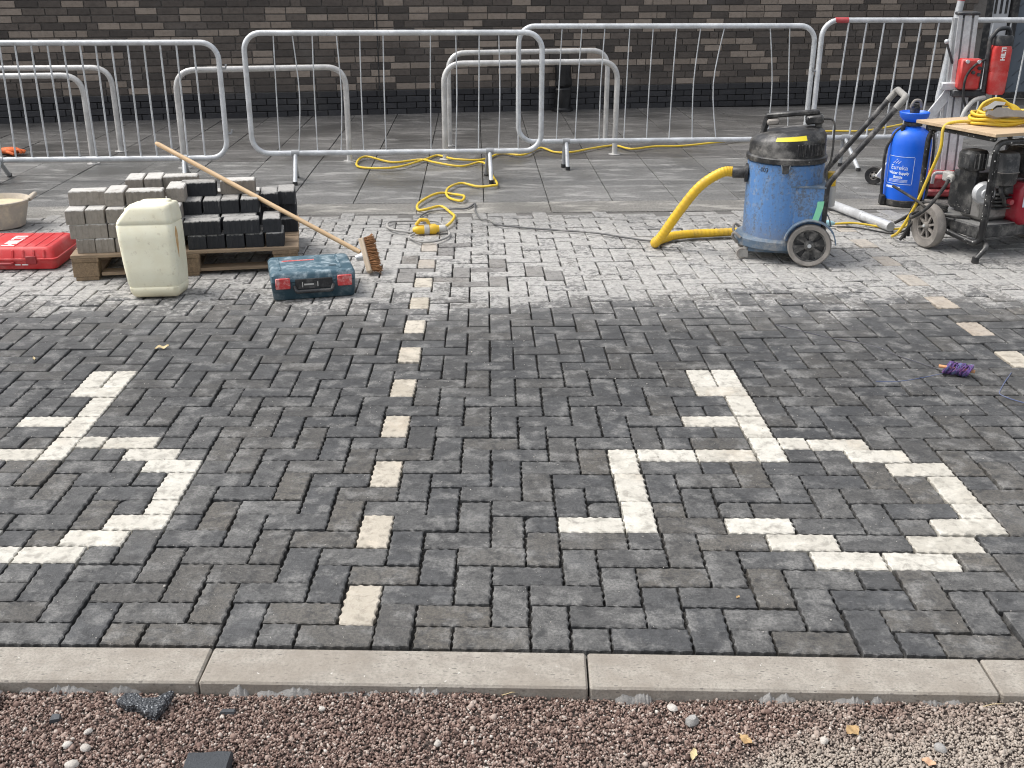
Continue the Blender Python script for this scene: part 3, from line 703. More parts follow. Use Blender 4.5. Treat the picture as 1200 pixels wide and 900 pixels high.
# ================================================================== PALLET WITH LOOSE BLOCKS
M['pallet'] = m_wood('pallet_wood', (.34, .25, .165), (.20, .145, .095), 0)
M['pallet_side'] = m_wood('pallet_wood_dark', (.27, .19, .115), (.15, .105, .065), 1)
PA = R(10.4); PO = Vector((-1.934, 3.332, 0)); PL, PD, PH = 1.222, .82, .145
t = thing('pallet', 'weathered wooden pallet carrying the loose paving blocks', 'pallet', PO, PA)
for q in range(6):
    w_ = .125; y = .003 + q * (PD - w_) / 5
    MB().box((PL / 2 + random.gauss(0, .004), y + w_ / 2, PH - .010), (PL, w_, .019), None, .002).build('deck_board', M['pallet'], t, None)
for x in (0.075, PL / 2, PL - .075):
    MB().box((x, PD / 2, PH - .031), (.14, PD - .004, .021), None, .002).build('stringer_board', M['pallet_side'], t, None)
    MB().box((x, PD / 2, .010), (.12, PD - .01, .019), None, .002).build('bottom_board', M['pallet_side'], t, None)
    for y in (.055, PD / 2, PD - .055): MB().box((x + random.gauss(0, .003), y, .0615), (.135, .10, .083), None, .003).build('block', M['pallet'] if random.random() < .5 else M['pallet_side'], t, None)
MB().box((PL / 2, .06, .0305), (PL - .3, .09, .018), None, .002).build('bottom_board', M['pallet'], t, None)

k = NT('grey_block'); v = k.obj(); p_ = k.pos(); rd = k.n('ObjectInfo').outputs['Random']; nz = k.n('SeparateXYZ'); k.lk(k.n('NewGeometry').outputs['Normal'], nz.inputs[0])
def loose(name, c0, c1, dust):
    k = NT(name); v = k.obj(); rd = k.n('ObjectInfo').outputs['Random']; tc = k.n('TexCoord').outputs['Object']
    sp = k.n('SeparateXYZ'); k.lk(tc, sp.inputs[0]); n = k.noise(v, 30, 5, .7); f = k.noise(v, 130, 3, .7)
    mp = k.n('Mapping'); k.lk(v, mp.inputs[0]); mp.inputs['Scale'].default_value = (40, 40, 5); st = k.noise(mp.outputs[0], 1.6, 4, .6)
    c = k.mix(rd, c0, c1); c = k.mix(k.math('MULTIPLY', k.step(n, .4, .75), .5), c, tuple(x * .6 for x in c0))
    top = k.step(k.math('ADD', sp.outputs[2], k.math('MULTIPLY', st, .03)), .078 + .006, .078 + .015)     # dried slurry on the top and running down the sides
    run = k.math('MULTIPLY', k.step(st, .62, .75), k.step(sp.outputs[2], .0, .08))
    d = k.math('MULTIPLY', k.math('MAXIMUM', top, k.math('MULTIPLY', run, .5)), k.math('MULTIPLY', k.step(k.noise(v, 16, 4, .65), .15, .5), dust), clamp=True)
    c = k.mix(d, c, (.52, .505, .475))
    return k.out(c, .85, k.bump(k.math('ADD', n, f), .5, .003))
M['blk_grey'] = loose('grey_block', (.23, .205, .175), (.31, .28, .245), 1.0); M['blk_black'] = loose('black_block', (.022, .023, .026), (.034, .036, .040), .6)
def block_mesh(lx, ly, mt):
    """paving block 80 mm thick with vertical spacer ribs down its sides and a chamfered top, z from 0"""
    h = .079; rib = .0017; pts = []
    def side(a, b, n, nx, ny):
        for i in range(n):
            for f_, o in ((0, 0), (.55, 0), (.62, rib), (.93, rib)):
                t_ = (i + f_) / n; oo = o if not (i == 0 and f_ == 0) else 0
                pts.append((a[0] + (b[0] - a[0]) * t_ + nx * oo, a[1] + (b[1] - a[1]) * t_ + ny * oo))
    x, y = lx / 2, ly / 2; nx, ny = max(2, round(lx / .033)), max(2, round(ly / .033))
    side((-x, -y), (x, -y), nx, 0, -1); side((x, -y), (x, y), ny, 1, 0); side((x, y), (-x, y), nx, 0, 1); side((-x, y), (-x, -y), ny, -1, 0)
    mb = MB(); ch = .006; inn = [(a * (1 - ch / x), b * (1 - ch / y)) for a, b in pts]; flat = [(max(-x, min(x, a)), max(-y, min(y, b))) for a, b in pts]
    mb.loft([[(a, b, 0) for a, b in pts], [(a, b, h - .018) for a, b in pts], [(a, b, h - .005) for a, b in flat], [(a, b, h) for a, b in inn]])
    return mb.mesh('paving_block', M[mt], None)
bmesh_ = {(o_, mt): block_mesh(*((.193, .095) if o_ == 's' else (.095, .193)), mt) for o_ in 'sh' for mt in ('blk_grey', 'blk_black')}
ORD = ['first', 'second', 'third', 'fourth', 'fifth', 'sixth', 'seventh', 'eighth']
COURSE = ['bottom', 'second', 'third', 'top']
PM = TR((PO.x, PO.y, PH), PA)
def put(kind, mt, x, y, lev, label, dz=0, rz=0):
    lx, ly = (.193, .095) if kind == 's' else (.095, .193)
    o = link('loose_paving_block', bmesh_[(kind, mt)], None, PM @ TR((x + lx / 2 + random.gauss(0, .0015), y + ly / 2 + random.gauss(0, .003), lev * .0805 + .001 + dz), rz + random.gauss(0, .008)))
    return tag(o, label, 'paving block', 'loose paving blocks stacked on the pallet')
G, K = 'blk_grey', 'blk_black'
rowno = {}
# grey stack, front tier: (kind, x) per course
for lev, row in enumerate([[('h', .035), ('h', .137), ('h', .24), ('h', .342), ('h', .444)], [('s', .012), ('h', .213), ('s', .312), ('h', .51)], [('h', .0), ('h', .103), ('h', .212), ('h', .312), ('h', .412), ('h', .503)]]):
    for n_, (kd, x) in enumerate(row):
        put(kd, G, x, .035 + random.uniform(0, .01), lev, f"{ORD[n_]} grey block from the left, {COURSE[lev]} course of the grey stack front")
# second tier behind it, hidden below, carrying the upper courses
for lev in range(3):
    for n_, x in enumerate([.02, .225, .43]):
        put('s', G, x, .245, lev, f"half hidden grey block, {ORD[n_]} in the middle row of the grey stack, {COURSE[lev]} course")
for lev in range(3):
    for n_, x in enumerate([.22, .425]):
        put('s', G, x, .50, lev, f"half hidden grey block, {ORD[n_]} in the back row of the grey stack, {COURSE[lev]} course")
put('s', G, .008, .14, 3, 'grey block lying lengthwise on top of the stack at its left corner')
put('h', G, .206, .10, 3, 'grey block end on on top of the stack, next to the left corner block')
put('s', G, .318, .10, 3, 'large looking grey block with bright dusty top just above the jerrycan')
put('h', G, .52, .16, 3, 'small dull grey block end on between the dusty block and the black stack')
put('h', G, .26, .46, 3, 'grey block at the left of the three at the very back of the stack')
put('h', G, .365, .46, 3, 'grey block in the middle of the three at the very back of the stack')
put('s', G, .468, .50, 3, 'grey block with a chipped corner, rightmost at the very back of the grey stack', .002)
# black stack
for n_ in range(5): put('h', K, .625 + .1035 * n_ + (.012 if n_ == 4 else 0), .022, 0, f'{ORD[n_]} black block from the left in the bottom course at the pallet front')
put('s', K, .612, .022, 1, 'left of the two long black blocks in the second course at the pallet front')
put('s', K, .822, .022, 1, 'right of the two long black blocks in the second course at the pallet front')
put('h', K, 1.036, .026, 1, 'black block end on at the right of the second course at the pallet front')
for n_, x in enumerate([.60, .806]): put('s', K, x, .122, 1, f'black block lengthwise behind the pallet front row, {ORD[n_]} from the left')
for lev in range(2):
    for n_ in range(4): put('h', K, .608 + .104 * n_, .225, lev, f'mostly hidden {ORD[n_]} black block in the inner row of the black stack, {COURSE[lev]} course')
for n_ in range(4): put('h', K, .604 + .104 * n_, .185, 2, f'{ORD[n_]} black block from the left in the third course, dusty top')
for lev in range(3):
    for n_, x in enumerate([.62, .82]): put('s', K if lev < 2 else G, x, .43, lev, f'{ORD[n_]} block lengthwise at the back of the black stack, {COURSE[lev]} course')
put('s', K, .585, .30, 3, 'clean black block lying lengthwise on top of the black stack')
put('s', G, .80, .335, 3, 'dusty grey block on top of the black stack under the broom handle')
for lev in range(2): put('h', K, 1.02, .36, lev, f'black block end on at the back right, {COURSE[lev]} course, under the broom')
put('h', K, 1.022, .33, 2, 'left of the two dusty black blocks at the back right of the pallet')
put('h', K, 1.125, .36, 0, 'low black block alone on the deck at the right end of the pallet'); put('h', K, 1.12, .42, 1, 'black block below the right dusty block at the back right of the pallet')
put('h', K, 1.12, .385, 2, 'right of the two dusty black blocks at the back right of the pallet')

# ================================================================== JERRYCAN
k = NT('milky_plastic'); v = k.obj(); n = k.noise(v, 10, 5, .65); sp = k.n('SeparateXYZ'); k.lk(k.n('TexCoord').outputs['Object'], sp.inputs[0])
c = k.mix(k.step(n, .35, .75), (.90, .87, .68), (.84, .79, .59)); c = k.mix(k.math('MULTIPLY', k.step(k.noise(v, 28, 6, .75), .56, .70), .40), c, (.46, .38, .24))
c = k.mix(k.math('MULTIPLY', k.math('SUBTRACT', 1.0, k.step(k.math('ADD', sp.outputs[2], k.math('MULTIPLY', n, .05)), .03, .10)), .4), c, (.45, .36, .2))
M['can'] = k.out(c, .42, k.bump(k.noise(v, 20, 3), .15, .004)); k.b.inputs['Subsurface Weight'].default_value = .05; k.b.inputs['Subsurface Radius'].default_value = (.03, .025, .015)
t = thing('jerrycan', 'cream plastic jerrycan standing in front of the pallet', 'jerrycan', (-1.392, 3.10, .002), R(2)); t.rotation_euler = (R(-5), R(-1.2), R(2)); 
def rrect(w_, d_, r_, z, n=5, sx=0, sy=0):
    o = []
    for (cx, cy, a0) in ((w_ / 2 - r_, -d_ / 2 + r_, -90), (w_ / 2 - r_, d_ / 2 - r_, 0), (-w_ / 2 + r_, d_ / 2 - r_, 90), (-w_ / 2 + r_, -d_ / 2 + r_, 180)):
        for q in range(n + 1): a = R(a0 + 90 * q / n); o.append((sx + cx + r_ * math.cos(a), sy + cy + r_ * math.sin(a), z))
    return o
W0, D0 = .285, .235; secs = []
for z, w_, d_, sx in [(0, W0 - .11, D0 - .09, .016), (.004, W0 - .062, D0 - .05, .013), (.014, W0 - .045, D0 - .026, .012), (.03, W0 - .034, D0 - .008, .010), (.056, W0 - .028, D0, .009), (.060, W0 - .034, D0 - .007, .009), (.065, W0 - .026, D0, .008), (.16, W0 - .012, D0 + .003, .003), (.30, W0 + .0, D0 + .003, -.004), (.375, W0 + .002, D0, -.007), (.380, W0 - .004, D0 - .007, -.007), (.385, W0 - .0, D0, -.006), (.405, W0 - .010, D0 - .003, -.001), (.43, W0 - .034, D0 - .008, .008), (.455, W0 - .060, D0 - .014, .018), (.470, W0 - .072, D0 - .024, .022), (.479, W0 - .086, D0 - .045, .024), (.482, W0 - .13, D0 - .09, .024)]:
    secs.append(rrect(w_, d_, .030 if z > .01 else .022, z, 5, sx))
body = MB().loft(secs).build('body', M['can'], t, 50)
hd = MB(); hd.loft([rrect(.15, .07, .02, .478, 4, .035, .02), rrect(.15, .06, .02, .490, 4, .035, .02), rrect(.13, .045, .018, .494, 4, .035, .02)]); hd.build('handle', M['can'], t, 60)
hd = MB(); hd.lathe([(.036, .40), (.036, .436), (.032, .452), (.0, .455)], 18, TR((-.098, .02, .0))); hd.build('cap', M['can'], t, 40)
M['sticker'] = worn('faded_orange_sticker', (.62, .36, .14), .6, dirt=(.75, .65, .45), amt=.9, scale=40)
mb = MB(); ms = []
for i in range(9): z = .20 + .16 * i / 8; ww = .03 * math.sin(PI * (i + .6) / 9.2) ; ms.append([(W0 / 2 - .0045, -.045 - ww, z), (W0 / 2 - .0025, -.045, z), (W0 / 2 - .0045, -.045 + ww, z), (W0 / 2 - .008, -.045, z)])
mb.loft(ms).build('sticker', M['sticker'], t, 60)

# ================================================================== RED CASE, BUCKET, GLOVE
M['red_case'] = worn('red_case', (.56, .030, .032), .42, dirt=(.55, .40, .38), amt=.30, scale=7, vary=.1); M['white_print'] = worn('white_print', (.85, .84, .82), .5, dirt=(.6, .5, .48), amt=.3)
M['red_dark'] = worn('red_side', (.30, .022, .025), .5, dirt=(.35, .25, .23), amt=.35, scale=9)
t = thing('tool_case', 'red plastic tool case with white lettering left of the pallet', 'tool case', (-2.107, 3.555, 0), R(1.0)); t.rotation_euler = (0, 0, R(3))
CW, CD = .60, .42      # local: x from -CW..0, y 0..CD
def cbox(z, ins, rr=.03): return [(x - CW / 2, y + CD / 2, z_) for x, y, z_ in rrect(CW - 2 * ins, CD - 2 * ins, rr, z, 4)]
MB().loft([cbox(0.002, .022), cbox(.008, .012), cbox(.05, .006), cbox(.058, .004)]).build('lower_shell', M['red_case'], t, 40)
MB().loft([cbox(.0585, .001), cbox(.0605, -.002), cbox(.069, -.002), cbox(.071, .001)]).build('rim', M['red_case'], t, 40)
lid = MB().loft([cbox(.0712, .006), cbox(.112, .022), cbox(.126, .034), cbox(.129, .040)]).build('lid', M['red_case'], t, 40)
for q in range(8):
    x = -.07 - .058 * q
    if -.40 < x < -.30: continue
    MB().box((x, CD / 2, .1295), (.012, CD - .10, .005), None, .002).build('lid_rib', M['red_case'], lid, 40)
    MB().box((0, 0, 0), (.014, .006, .046), TR((x, .0125, .094), 0, -.33), .002).build('lid_rib', M['red_case'], lid, 40)
text_mb('HILTI', .105, .0012, TR((-.245, .058, .1302), PI / 2), align='LEFT', bold=.004).build('lettering', M['white_print'], lid, None)
mb = MB()
for x, w_ in ((-.30, .012), (-.27, .035), (-.22, .03), (-.18, .034)): mb.box((x, .0062, .034), (w_, .0012, .007))
mb.build('small_print', M['white_print'], t, None)
for x in (-.14, -.44): MB().box((x, -.002, .062), (.06, .012, .045), None, .003).build('latch', M['red_dark'], t, 40)
MB().tube(fillet([(-.36, .0, .045), (-.36, -.022, .045), (-.24, -.022, .045), (-.24, .0, .045)], .012), .009, 8).build('carry_handle', M['red_dark'], t, 60)

M['bucket'] = worn('mortar_bucket', (.42, .37, .31), .75, dirt=(.62, .54, .40), amt=.9, scale=14, bump=.4)
M['bucket_in'] = worn('dried_mortar', (.60, .51, .35), .85, dirt=(.45, .38, .26), amt=.6, scale=16, bump=.5)
t = thing('bucket', 'mortar caked rubber bucket behind the red case at the left edge', 'bucket', (-2.905, 4.62, 0))
MB().lathe([(.135, .001), (.15, .01), (.19, .165), (.203, .17), (.205, .182), (.196, .185), (.185, .17), (.146, .06), (.0, .055)], 28).build('shell', M['bucket'], t, 40)
MB().lathe([(.178, .15), (.15, .075), (.06, .082), (.0, .07)], 20).build('dried_mortar', M['bucket_in'], t, 60)
for a in (20, 200): MB().tube(catmull([(.2, -.05, .178), (.235, 0, .205), (.2, .05, .178)], 5), .013, 8).build('grip', M['bucket'], t, 60, Matrix.Rotation(R(a), 4, 'Z'))

M['glove'] = worn('orange_glove', (.72, .14, .03), .7, dirt=(.78, .35, .2), amt=.5, scale=25); M['glove_cuff'] = worn('green_cuff', (.5, .62, .2), .7)
t = thing('work_glove', 'orange work glove lying on the slabs behind the left barrier', 'glove', (-4.06, 7.42, 0), R(-4))
mb = MB(); mb.loft([[(x_, y_ * w_, .035 + z_ * h_) for y_, z_ in [(math.cos(a), math.sin(a)) for a in [2 * PI * q / 12 for q in range(12)]]] for x_, w_, h_ in ((-.10, .042, .022), (-.05, .05, .032), (0, .056, .034), (.05, .05, .028), (.06, .04, .02))]); mb.build('palm', M['glove'], t, 60)
for q in range(4): MB().tube(catmull([(.045, -.036 + .024 * q, .035), (.09, -.04 + .027 * q, .05 - .008 * q), (.125 - .012 * abs(q - 1), -.045 + .03 * q, .02)], 4), [.014] * 8 + [.010], 8).build('finger', M['glove'], t, 60)
MB().tube(catmull([(-.02, -.045, .03), (.02, -.08, .03), (.06, -.085, .016)], 4), .014, 8).build('thumb', M['glove'], t, 60)
MB().loft([[(x_, .046 * math.cos(a), .035 + .026 * math.sin(a)) for a in [2 * PI * q / 12 for q in range(12)]] for x_ in (-.125, -.098)]).build('cuff', M['glove_cuff'], t, 60)

# ================================================================== TEAL CASE
M['teal'] = worn('dusty_teal_case', (.022, .055, .075), .5, dirt=(.30, .36, .38), amt=.45, scale=16, bump=.3); M['teal_lid'] = worn('dusty_teal_lid', (.045, .10, .135), .5, dirt=(.38, .46, .50), amt=1.0, scale=18, bump=.4)
M['latch_red'] = worn('scuffed_red_latch', (.55, .05, .05), .5, dirt=(.72, .45, .42), amt=.95, scale=40)
t = thing('tool_case', 'scuffed teal tool case with two red latches in front of the pallet', 'tool case', (-.765, 2.972, 0), math.atan2(.11, .413))
CW, CD, CH = .432, .345, .148
def tb(z, ins, rr=.018): return [(x + CW / 2, y + CD / 2, z_) for x, y, z_ in rrect(CW - 2 * ins, CD - 2 * ins, rr, z, 3)]
MB().loft([tb(.002, .012), tb(.01, .006), tb(.092, .0), tb(.094, .003)]).build('base', M['teal'], t, 40)
lid = MB().loft([tb(.095, .003), tb(.097, .0), tb(.132, .0), tb(.143, .008), tb(CH, .014)]).build('lid', M['teal_lid'], t, 40)
for x in (.02, CW - .095): 
    l_ = MB().box((x + .0375, -.006, .093), (.075, .012, .058), None, .004).build('latch', M['latch_red'], t, 40)
mb = MB(); mb.tube(fillet([(.115, -.002, .075), (.125, -.022, .05), (.305, -.022, .05), (.315, -.002, .075)], .012), .0095, 8); mb.build('handle', M['black'], t, 60)
MB().box((CW / 2, -.003, .085), (.19, .008, .055), None, .003).build('front_recess', M['black'], t, None)
mb = MB(); mb.box((.157, -.0078, .083), (.004, .0015, .028)); mb.box((.19, -.0078, .083), (.05, .0015, .008)); mb.box((.235, -.0078, .083), (.005, .0015, .026), TR((0, 0, 0))); mb.build('print', M['plug_grey'], t, None)
MB().box((.155, .235, CH + .0008), (.17, .018, .0012)).build('red_stripe', M['latch_red'], lid, None)
MB().box((.155 + .17, .10, CH + .001), (.04, .026, .0014)).build('badge', M['teal'], lid, None)
for x in (.05, .36): MB().box((x, CD / 2, CH + .002), (.012, CD - .09, .004), None, .0015).build('lid_rib', M['teal_lid'], lid, None)

# ================================================================== BROOM
M['broom_wood'] = m_wood('broom_handle_wood', (.62, .45, .27), (.50, .34, .19), 2, .6, .6); M['broom_head'] = m_wood('broom_head_wood', (.58, .48, .36), (.42, .33, .24), 0, .8); M['bristle'] = worn('brown_bristle', (.30, .145, .06), .8, dirt=(.16, .09, .05), amt=.6, scale=60, bump=.5)
hp = Vector((-.385, 3.545, .115)); tp = Vector((-1.60, 3.955, .655)); hdir = (tp - hp).normalized()
t = thing('broom', 'wooden broom with brown bristles leaning across the black blocks', 'broom', (-.36, 3.53, 0))
L0 = Vector((-.36, 3.53, 0)); L1 = (tp - hp).length
Rz = hdir.to_track_quat('Z', 'Y').to_matrix().to_4x4()
MB().lathe([(.012, .0), (.0135, .02), (.0135, L1 - .02), (.009, L1 - .002), (.003, L1)], 14).build('handle', M['broom_wood'], t, 60, Matrix.Translation(hp - L0) @ Rz)
la = Vector((-.055, .10, .175)).normalized(); bd = -hdir; bd = (bd - la * bd.dot(la)).normalized(); sd_ = la.cross(bd)
HM = Matrix((( la.x, sd_.x, bd.x, 0), (la.y, sd_.y, bd.y, 0), (la.z, sd_.z, bd.z, 0), (0, 0, 0, 1)))
hc = Vector((-.352, 3.535, .098)) - L0
hb = MB().box((0, 0, 0), (.200, .055, .030), None, .004).build('head', M['broom_head'], t, None, Matrix.Translation(hc) @ HM)
MB().cyl((0, 0, -.055), (0, 0, -.01), .019, .024, 14).build('socket', M['alu'], hb, 40)
mb = MB()
for i in range(17):
    for j in range(4):
        x, y = -.092 + .184 * i / 16, -.021 + .042 * j / 3
        for q in range(5):
            dx, dy = random.gauss(0, .009) + x * .12, random.gauss(0, .008) + .012
            mb.tube([(x + random.gauss(0, .002), y + random.gauss(0, .002), .017), (x + dx * .5, y + dy * .4, .05), (x + dx, y + dy, .066 + random.gauss(0, .004))], [.0022, .002, .0012], 4)
mb.build('bristles', M['bristle'], t, None, Matrix.Translation(hc) @ HM)['kind'] = 'stuff'

# ================================================================== SMALL THINGS ON THE BLOCKS AND GRAVEL
M['twine_a'] = worn('purple_twine', (.10, .06, .22), .8, dirt=(.35, .12, .25), amt=.8, scale=40); M['twine_b'] = worn('blue_twine', (.10, .13, .25), .8)
M['stick'] = worn('orange_stick', (.6, .3, .14), .7)
t = thing('twine_bundle', 'small hank of purple builders twine on the blocks at right', 'twine', (2.372, 1.95, .03), R(-28))
MB().cyl((-.075, 0, 0), (.07, 0, 0), .0075, seg=8).build('stick', M['stick'], t, 60)
for q in range(3):
    pts = []
    for i in range(170):
        a = i * (.62 + .03 * q) + q; s = math.sin(i * .37 + q * 2); x = -.045 + .095 * (.5 + .5 * math.sin(i * .11 + q * 1.7)); rr = .019 + .009 * math.sin(i * .71 + q) ** 2
        pts.append((x + .012 * math.sin(a), rr * math.cos(a), rr * math.sin(a)))
    MB().tube(catmull(pts, 2), .0022, 4).build('strand', (M['twine_a'], M['twine_b'], M['twine_a'])[q], t, 180)
MB().tube(catmull([(-.04, 0, -.024), (-.12, -.10, -.027), (-.20, -.19, -.028), (-.29, -.24, -.028)], 6), .0016, 4).build('loose_end', M['twine_b'], t, 180)
M['string'] = worn('thin_dark_string', (.08, .08, .10), .8)
cable('string_line', [(1.75, 2.62), (1.95, 2.44), (2.123, 2.328), (2.222, 2.159), (2.344, 1.99)], .0018, M['string'], 'thin dark string trailing from the twine towards the vacuum', 'string', .0, .001)
cable('string_line', [(2.62, 1.98), (2.50, 1.80), (2.47, 1.72), (2.56, 1.62), (2.72, 1.60)], .0018, M['twine_b'], 'short curl of string on the blocks near the right edge', 'string', .0, .001)

M['leaf'] = worn('dead_leaf', (.42, .28, .13), .7, dirt=(.2, .12, .06), amt=.8, scale=60); M['leaf_b'] = worn('pinkish_leaf', (.52, .32, .2), .7); M['straw'] = worn('straw', (.62, .5, .28), .7)
def leaf(pos, s, rz, label, mt='leaf', asp=.5):
    mb = MB(); n = 9; top = []; bot = []
    up, lo = [], []
    for i in range(n):
        u = i / (n - 1); w_ = asp * math.sin(PI * u) ** .8 * (1 + .25 * (i % 2)); x = (u - .5) * s; z = .15 * s * math.sin(u * 5) ** 2
        up.append((x, w_ * s / 2, z + .14 * s)); lo.append((x, -w_ * s / 2, z + .05 * s))
    mid = [((a[0] + b[0]) / 2, (a[1] + b[1]) / 2, min(a[2], b[2]) - .02 * s) for a, b in zip(up, lo)]
    th = Vector((0, 0, .0007)); V_ = up + mid + lo; V2 = [tuple(Vector(v) - th) for v in V_]
    fs = []
    for r_ in (0, 1):
        for i in range(n - 1): f_ = (r_ * n + i, (r_ + 1) * n + i, (r_ + 1) * n + i + 1, r_ * n + i + 1); fs.append(f_); fs.append(tuple(q + 3 * n for q in f_[::-1]))
    mb.add(V_ + V2, fs); return tag(mb.build('leaf', M[mt], None, 180, TR(pos, rz)), label, 'leaf')
leaf((-1.115, 2.249, .001), .062, .35, 'pale thin dry leaf on the dark blocks right of the left symbol', 'straw', .28)
leaf((-1.637, 2.111, .001), .03, 2.0, 'tiny pale leaf scrap on the dark blocks above the left symbol', 'straw', .4)
leaf((1.266, -.285, gz(1.266, -.285) + .006), .035, .4, 'yellow dry leaf on the gravel below the right kerb stone', 'leaf', .8)
leaf((1.012, -.315, gz(1.01, -.31) + .006), .035, -.9, 'brown leaf scrap on the gravel left of the yellow dry leaf', 'leaf', .55)
leaf((1.405, -.39, gz(1.4, -.39) + .006), .032, -.7, 'pink brown leaf on the gravel near the bottom right', 'leaf_b', .5)
leaf((.885, -.36, gz(.885, -.36) + .006), .036, 1.2, 'pale straw coloured leaf among the gravel below the middle kerb', 'straw', .4)
leaf((1.10, .235, .002), .014, .7, 'speck of orange leaf on a dark block below the right symbol', 'leaf', .5)
for i, (x, y, a, L, lb) in enumerate([(.45, -.163, .25, .05, 'dry grass stalk against the kerb below the middle joint'), (1.60, -.20, .2, .06, 'dry stalk on the gravel at the right edge'), (1.0, -.29, -.9, .045, 'reddish stalk beside the brown leaf scrap on the gravel')]):
    z = gz(x, y) + .008; tag(MB().tube([(x, y, z), (x + L * .5 * math.cos(a), y + L * .5 * math.sin(a), z + .004), (x + L * math.cos(a), y + L * math.sin(a), z + .001)], .0011, 5).build('stalk', M['straw'], None, 180), lb, 'stalk')

M['frag'] = m_brick('broken_block', (.045, .05, .056), (.085, .09, .098), .7)
k = NT('glittery_broken_face'); v = k.obj(); vo = k.vor(v, 140); n = k.noise(v, 40, 4, .7)
M['frag_rough'] = k.out(k.mix(k.step(k.noise(v, 190, 3, .8), .56, .66), (.03, .034, .04), (.42, .44, .46)), .5, k.bump(k.math('ADD', n, vo.outputs['Distance']), .9, .008))
def frag(label, poly, h, pos, rz, rx, ry, mt, jag=.004):
    mb = MB(); secs = []
    for q, s in enumerate((.96, 1.0, 1.0, .95)):
        secs.append([(x * s + random.gauss(0, jag * .4), y * s + random.gauss(0, jag * .4), h * (0, .12, .88, 1)[q] + random.gauss(0, jag * .3)) for x, y in poly])
    mb.loft(secs); return tag(mb.build('block_fragment', M[mt], None, 25, TR(pos, rz, rx, ry)), label, 'block fragment', 'broken bits of block on the gravel')
frag('glittering broken piece of dark block lying on the gravel by the kerb', [(-.062, .010), (-.03, -.012), (-.012, -.012), (.010, -.03), (.045, -.048), (.056, -.02), (.07, .034), (.05, .026), (.035, .012), (.0, .016), (-.02, .036), (-.045, .034)], .022, (-.412, -.205, gz(-.41, -.2) + .004), .05, .06, -.03, 'frag_rough', .004)
frag('dark half block sunk in the gravel at the bottom edge', [(-.05, -.055), (-.015, -.06), (.02, -.058), (.05, -.055), (.048, 0), (.05, .055), (.02, .058), (-.015, .053), (-.05, .055)], .07, (-.20, -.435, gz(-.2, -.43) - .035), .08, -.10, .04, 'frag', .003)
frag('grey chunk of block on the gravel at the left edge', [(-.06, -.05), (.02, -.04), (.045, -.005), (.03, .05), (-.05, .06)], .03, (-.80, -.21, gz(-.8, -.21) - .004), .3, .1, .1, 'mortar_grey', .005)
frag('small grey stone chip on the gravel at left', [(-.012, -.01), (.01, -.012), (.014, .006), (-.004, .013)], .014, (-.60, -.255, gz(-.6, -.25)), .4, 0, 0, 'frag', .002)
frag('thin grey chip on the gravel below the left kerb joint', [(-.018, -.006), (.016, -.007), (.018, .005), (-.012, .008)], .008, (-.205, -.215, gz(-.2, -.21) + .004), .1, 0, 0, 'frag', .001)
M['white_stone'] = m_brick('white_stone', (.42, .39, .35), (.55, .52, .48))
for i, (x, y, s, lb) in enumerate([(-.505, -.30, .011, 'white pebble highest of the pale group at bottom left'), (-.535, -.345, .012, 'white pebble at the left of the pale group at bottom left'), (-.49, -.355, .014, 'white pebble at the right of the pale group at bottom left'), (-.50, -.41, .016, 'white pebble lowest of the pale group at bottom left'), (-.118, -.425, .016, 'white pebble touching the dark half block at the bottom'), (.305, -.335, .010, 'single white pebble on the gravel below the middle kerb'), (.86, -.195, .014, 'pale stone against the kerb below the right symbol'), (.90, -.245, .020, 'flat grey stone on the gravel below the right kerb'), (1.19, -.32, .012, 'elongated pale stone just right of the yellow leaf'), (.02, -.21, .009, 'tiny white pebble near the kerb, left of centre'), (1.45, -.34, .017, 'large grey pebble on the gravel near the bottom right'), (.42, -.42, .012, 'white pebble at the bottom centre of the gravel')]):
    mb = MB(); mb.ball((0, 0, 0), (s, s * random.uniform(.6, .9), s * random.uniform(.5, .7)), 9, 6)
    mb.v = [tuple(Vector(v) * random.uniform(.86, 1.12)) for v in mb.v]; tag(mb.build('pebble', M['white_stone'] if i not in (7, 10) else M['mortar_grey'], None, 40, TR((x, y, gz(x, y) + .008), random.uniform(0, 3))), lb, 'pebble', 'larger stones on the gravel')
# ================================================================== WET AND DRY VACUUM
k = NT('scuffed_blue_drum'); v = k.obj(); mp = k.n('Mapping'); k.lk(v, mp.inputs[0]); mp.inputs['Scale'].default_value = (1.6, 1.6, .22)
n = k.noise(mp.outputs[0], 16, 6, .7, .6); f = k.noise(v, 55, 5, .75); sp = k.n('SeparateXYZ'); k.lk(k.n('TexCoord').outputs['Object'], sp.inputs[0])
c = k.mix(k.step(n, .35, .7), (.085, .21, .46), (.15, .28, .50)); c = k.mix(k.math('MULTIPLY', k.step(k.math('ADD', k.math('MULTIPLY', f, .6), k.math('MULTIPLY', n, .45)), .50, .64), .8), c, (.10, .105, .11))
c = k.mix(k.math('MULTIPLY', k.step(k.noise(v, 24, 5, .7), .55, .68), .6), c, (.30, .32, .34))
lowd = k.math('SUBTRACT', 1.0, k.step(k.math('ADD', sp.outputs[2], k.math('MULTIPLY', n, .12)), .10, .34)); c = k.mix(k.math('MULTIPLY', lowd, .7), c, (.22, .21, .20))
M['vac_blue'] = k.out(c, .45, k.bump(f, .2, .002))
M['vac_skirt'] = worn('dirty_blue_skirt', (.10, .15, .21), .6, dirt=(.34, .32, .29), amt=.95, scale=14, bump=.3)
M['vac_black'] = worn('dusty_black_plastic', (.018, .018, .019), .38, dirt=(.42, .40, .37), amt=.5, scale=9, speck=.25)
M['label_yellow'] = worn('yellow_label', (.80, .66, .03), .5, amt=.2); M['green_tape'] = worn('green_tape', (.22, .62, .38), .5, dirt=(.5, .7, .55), amt=.3)
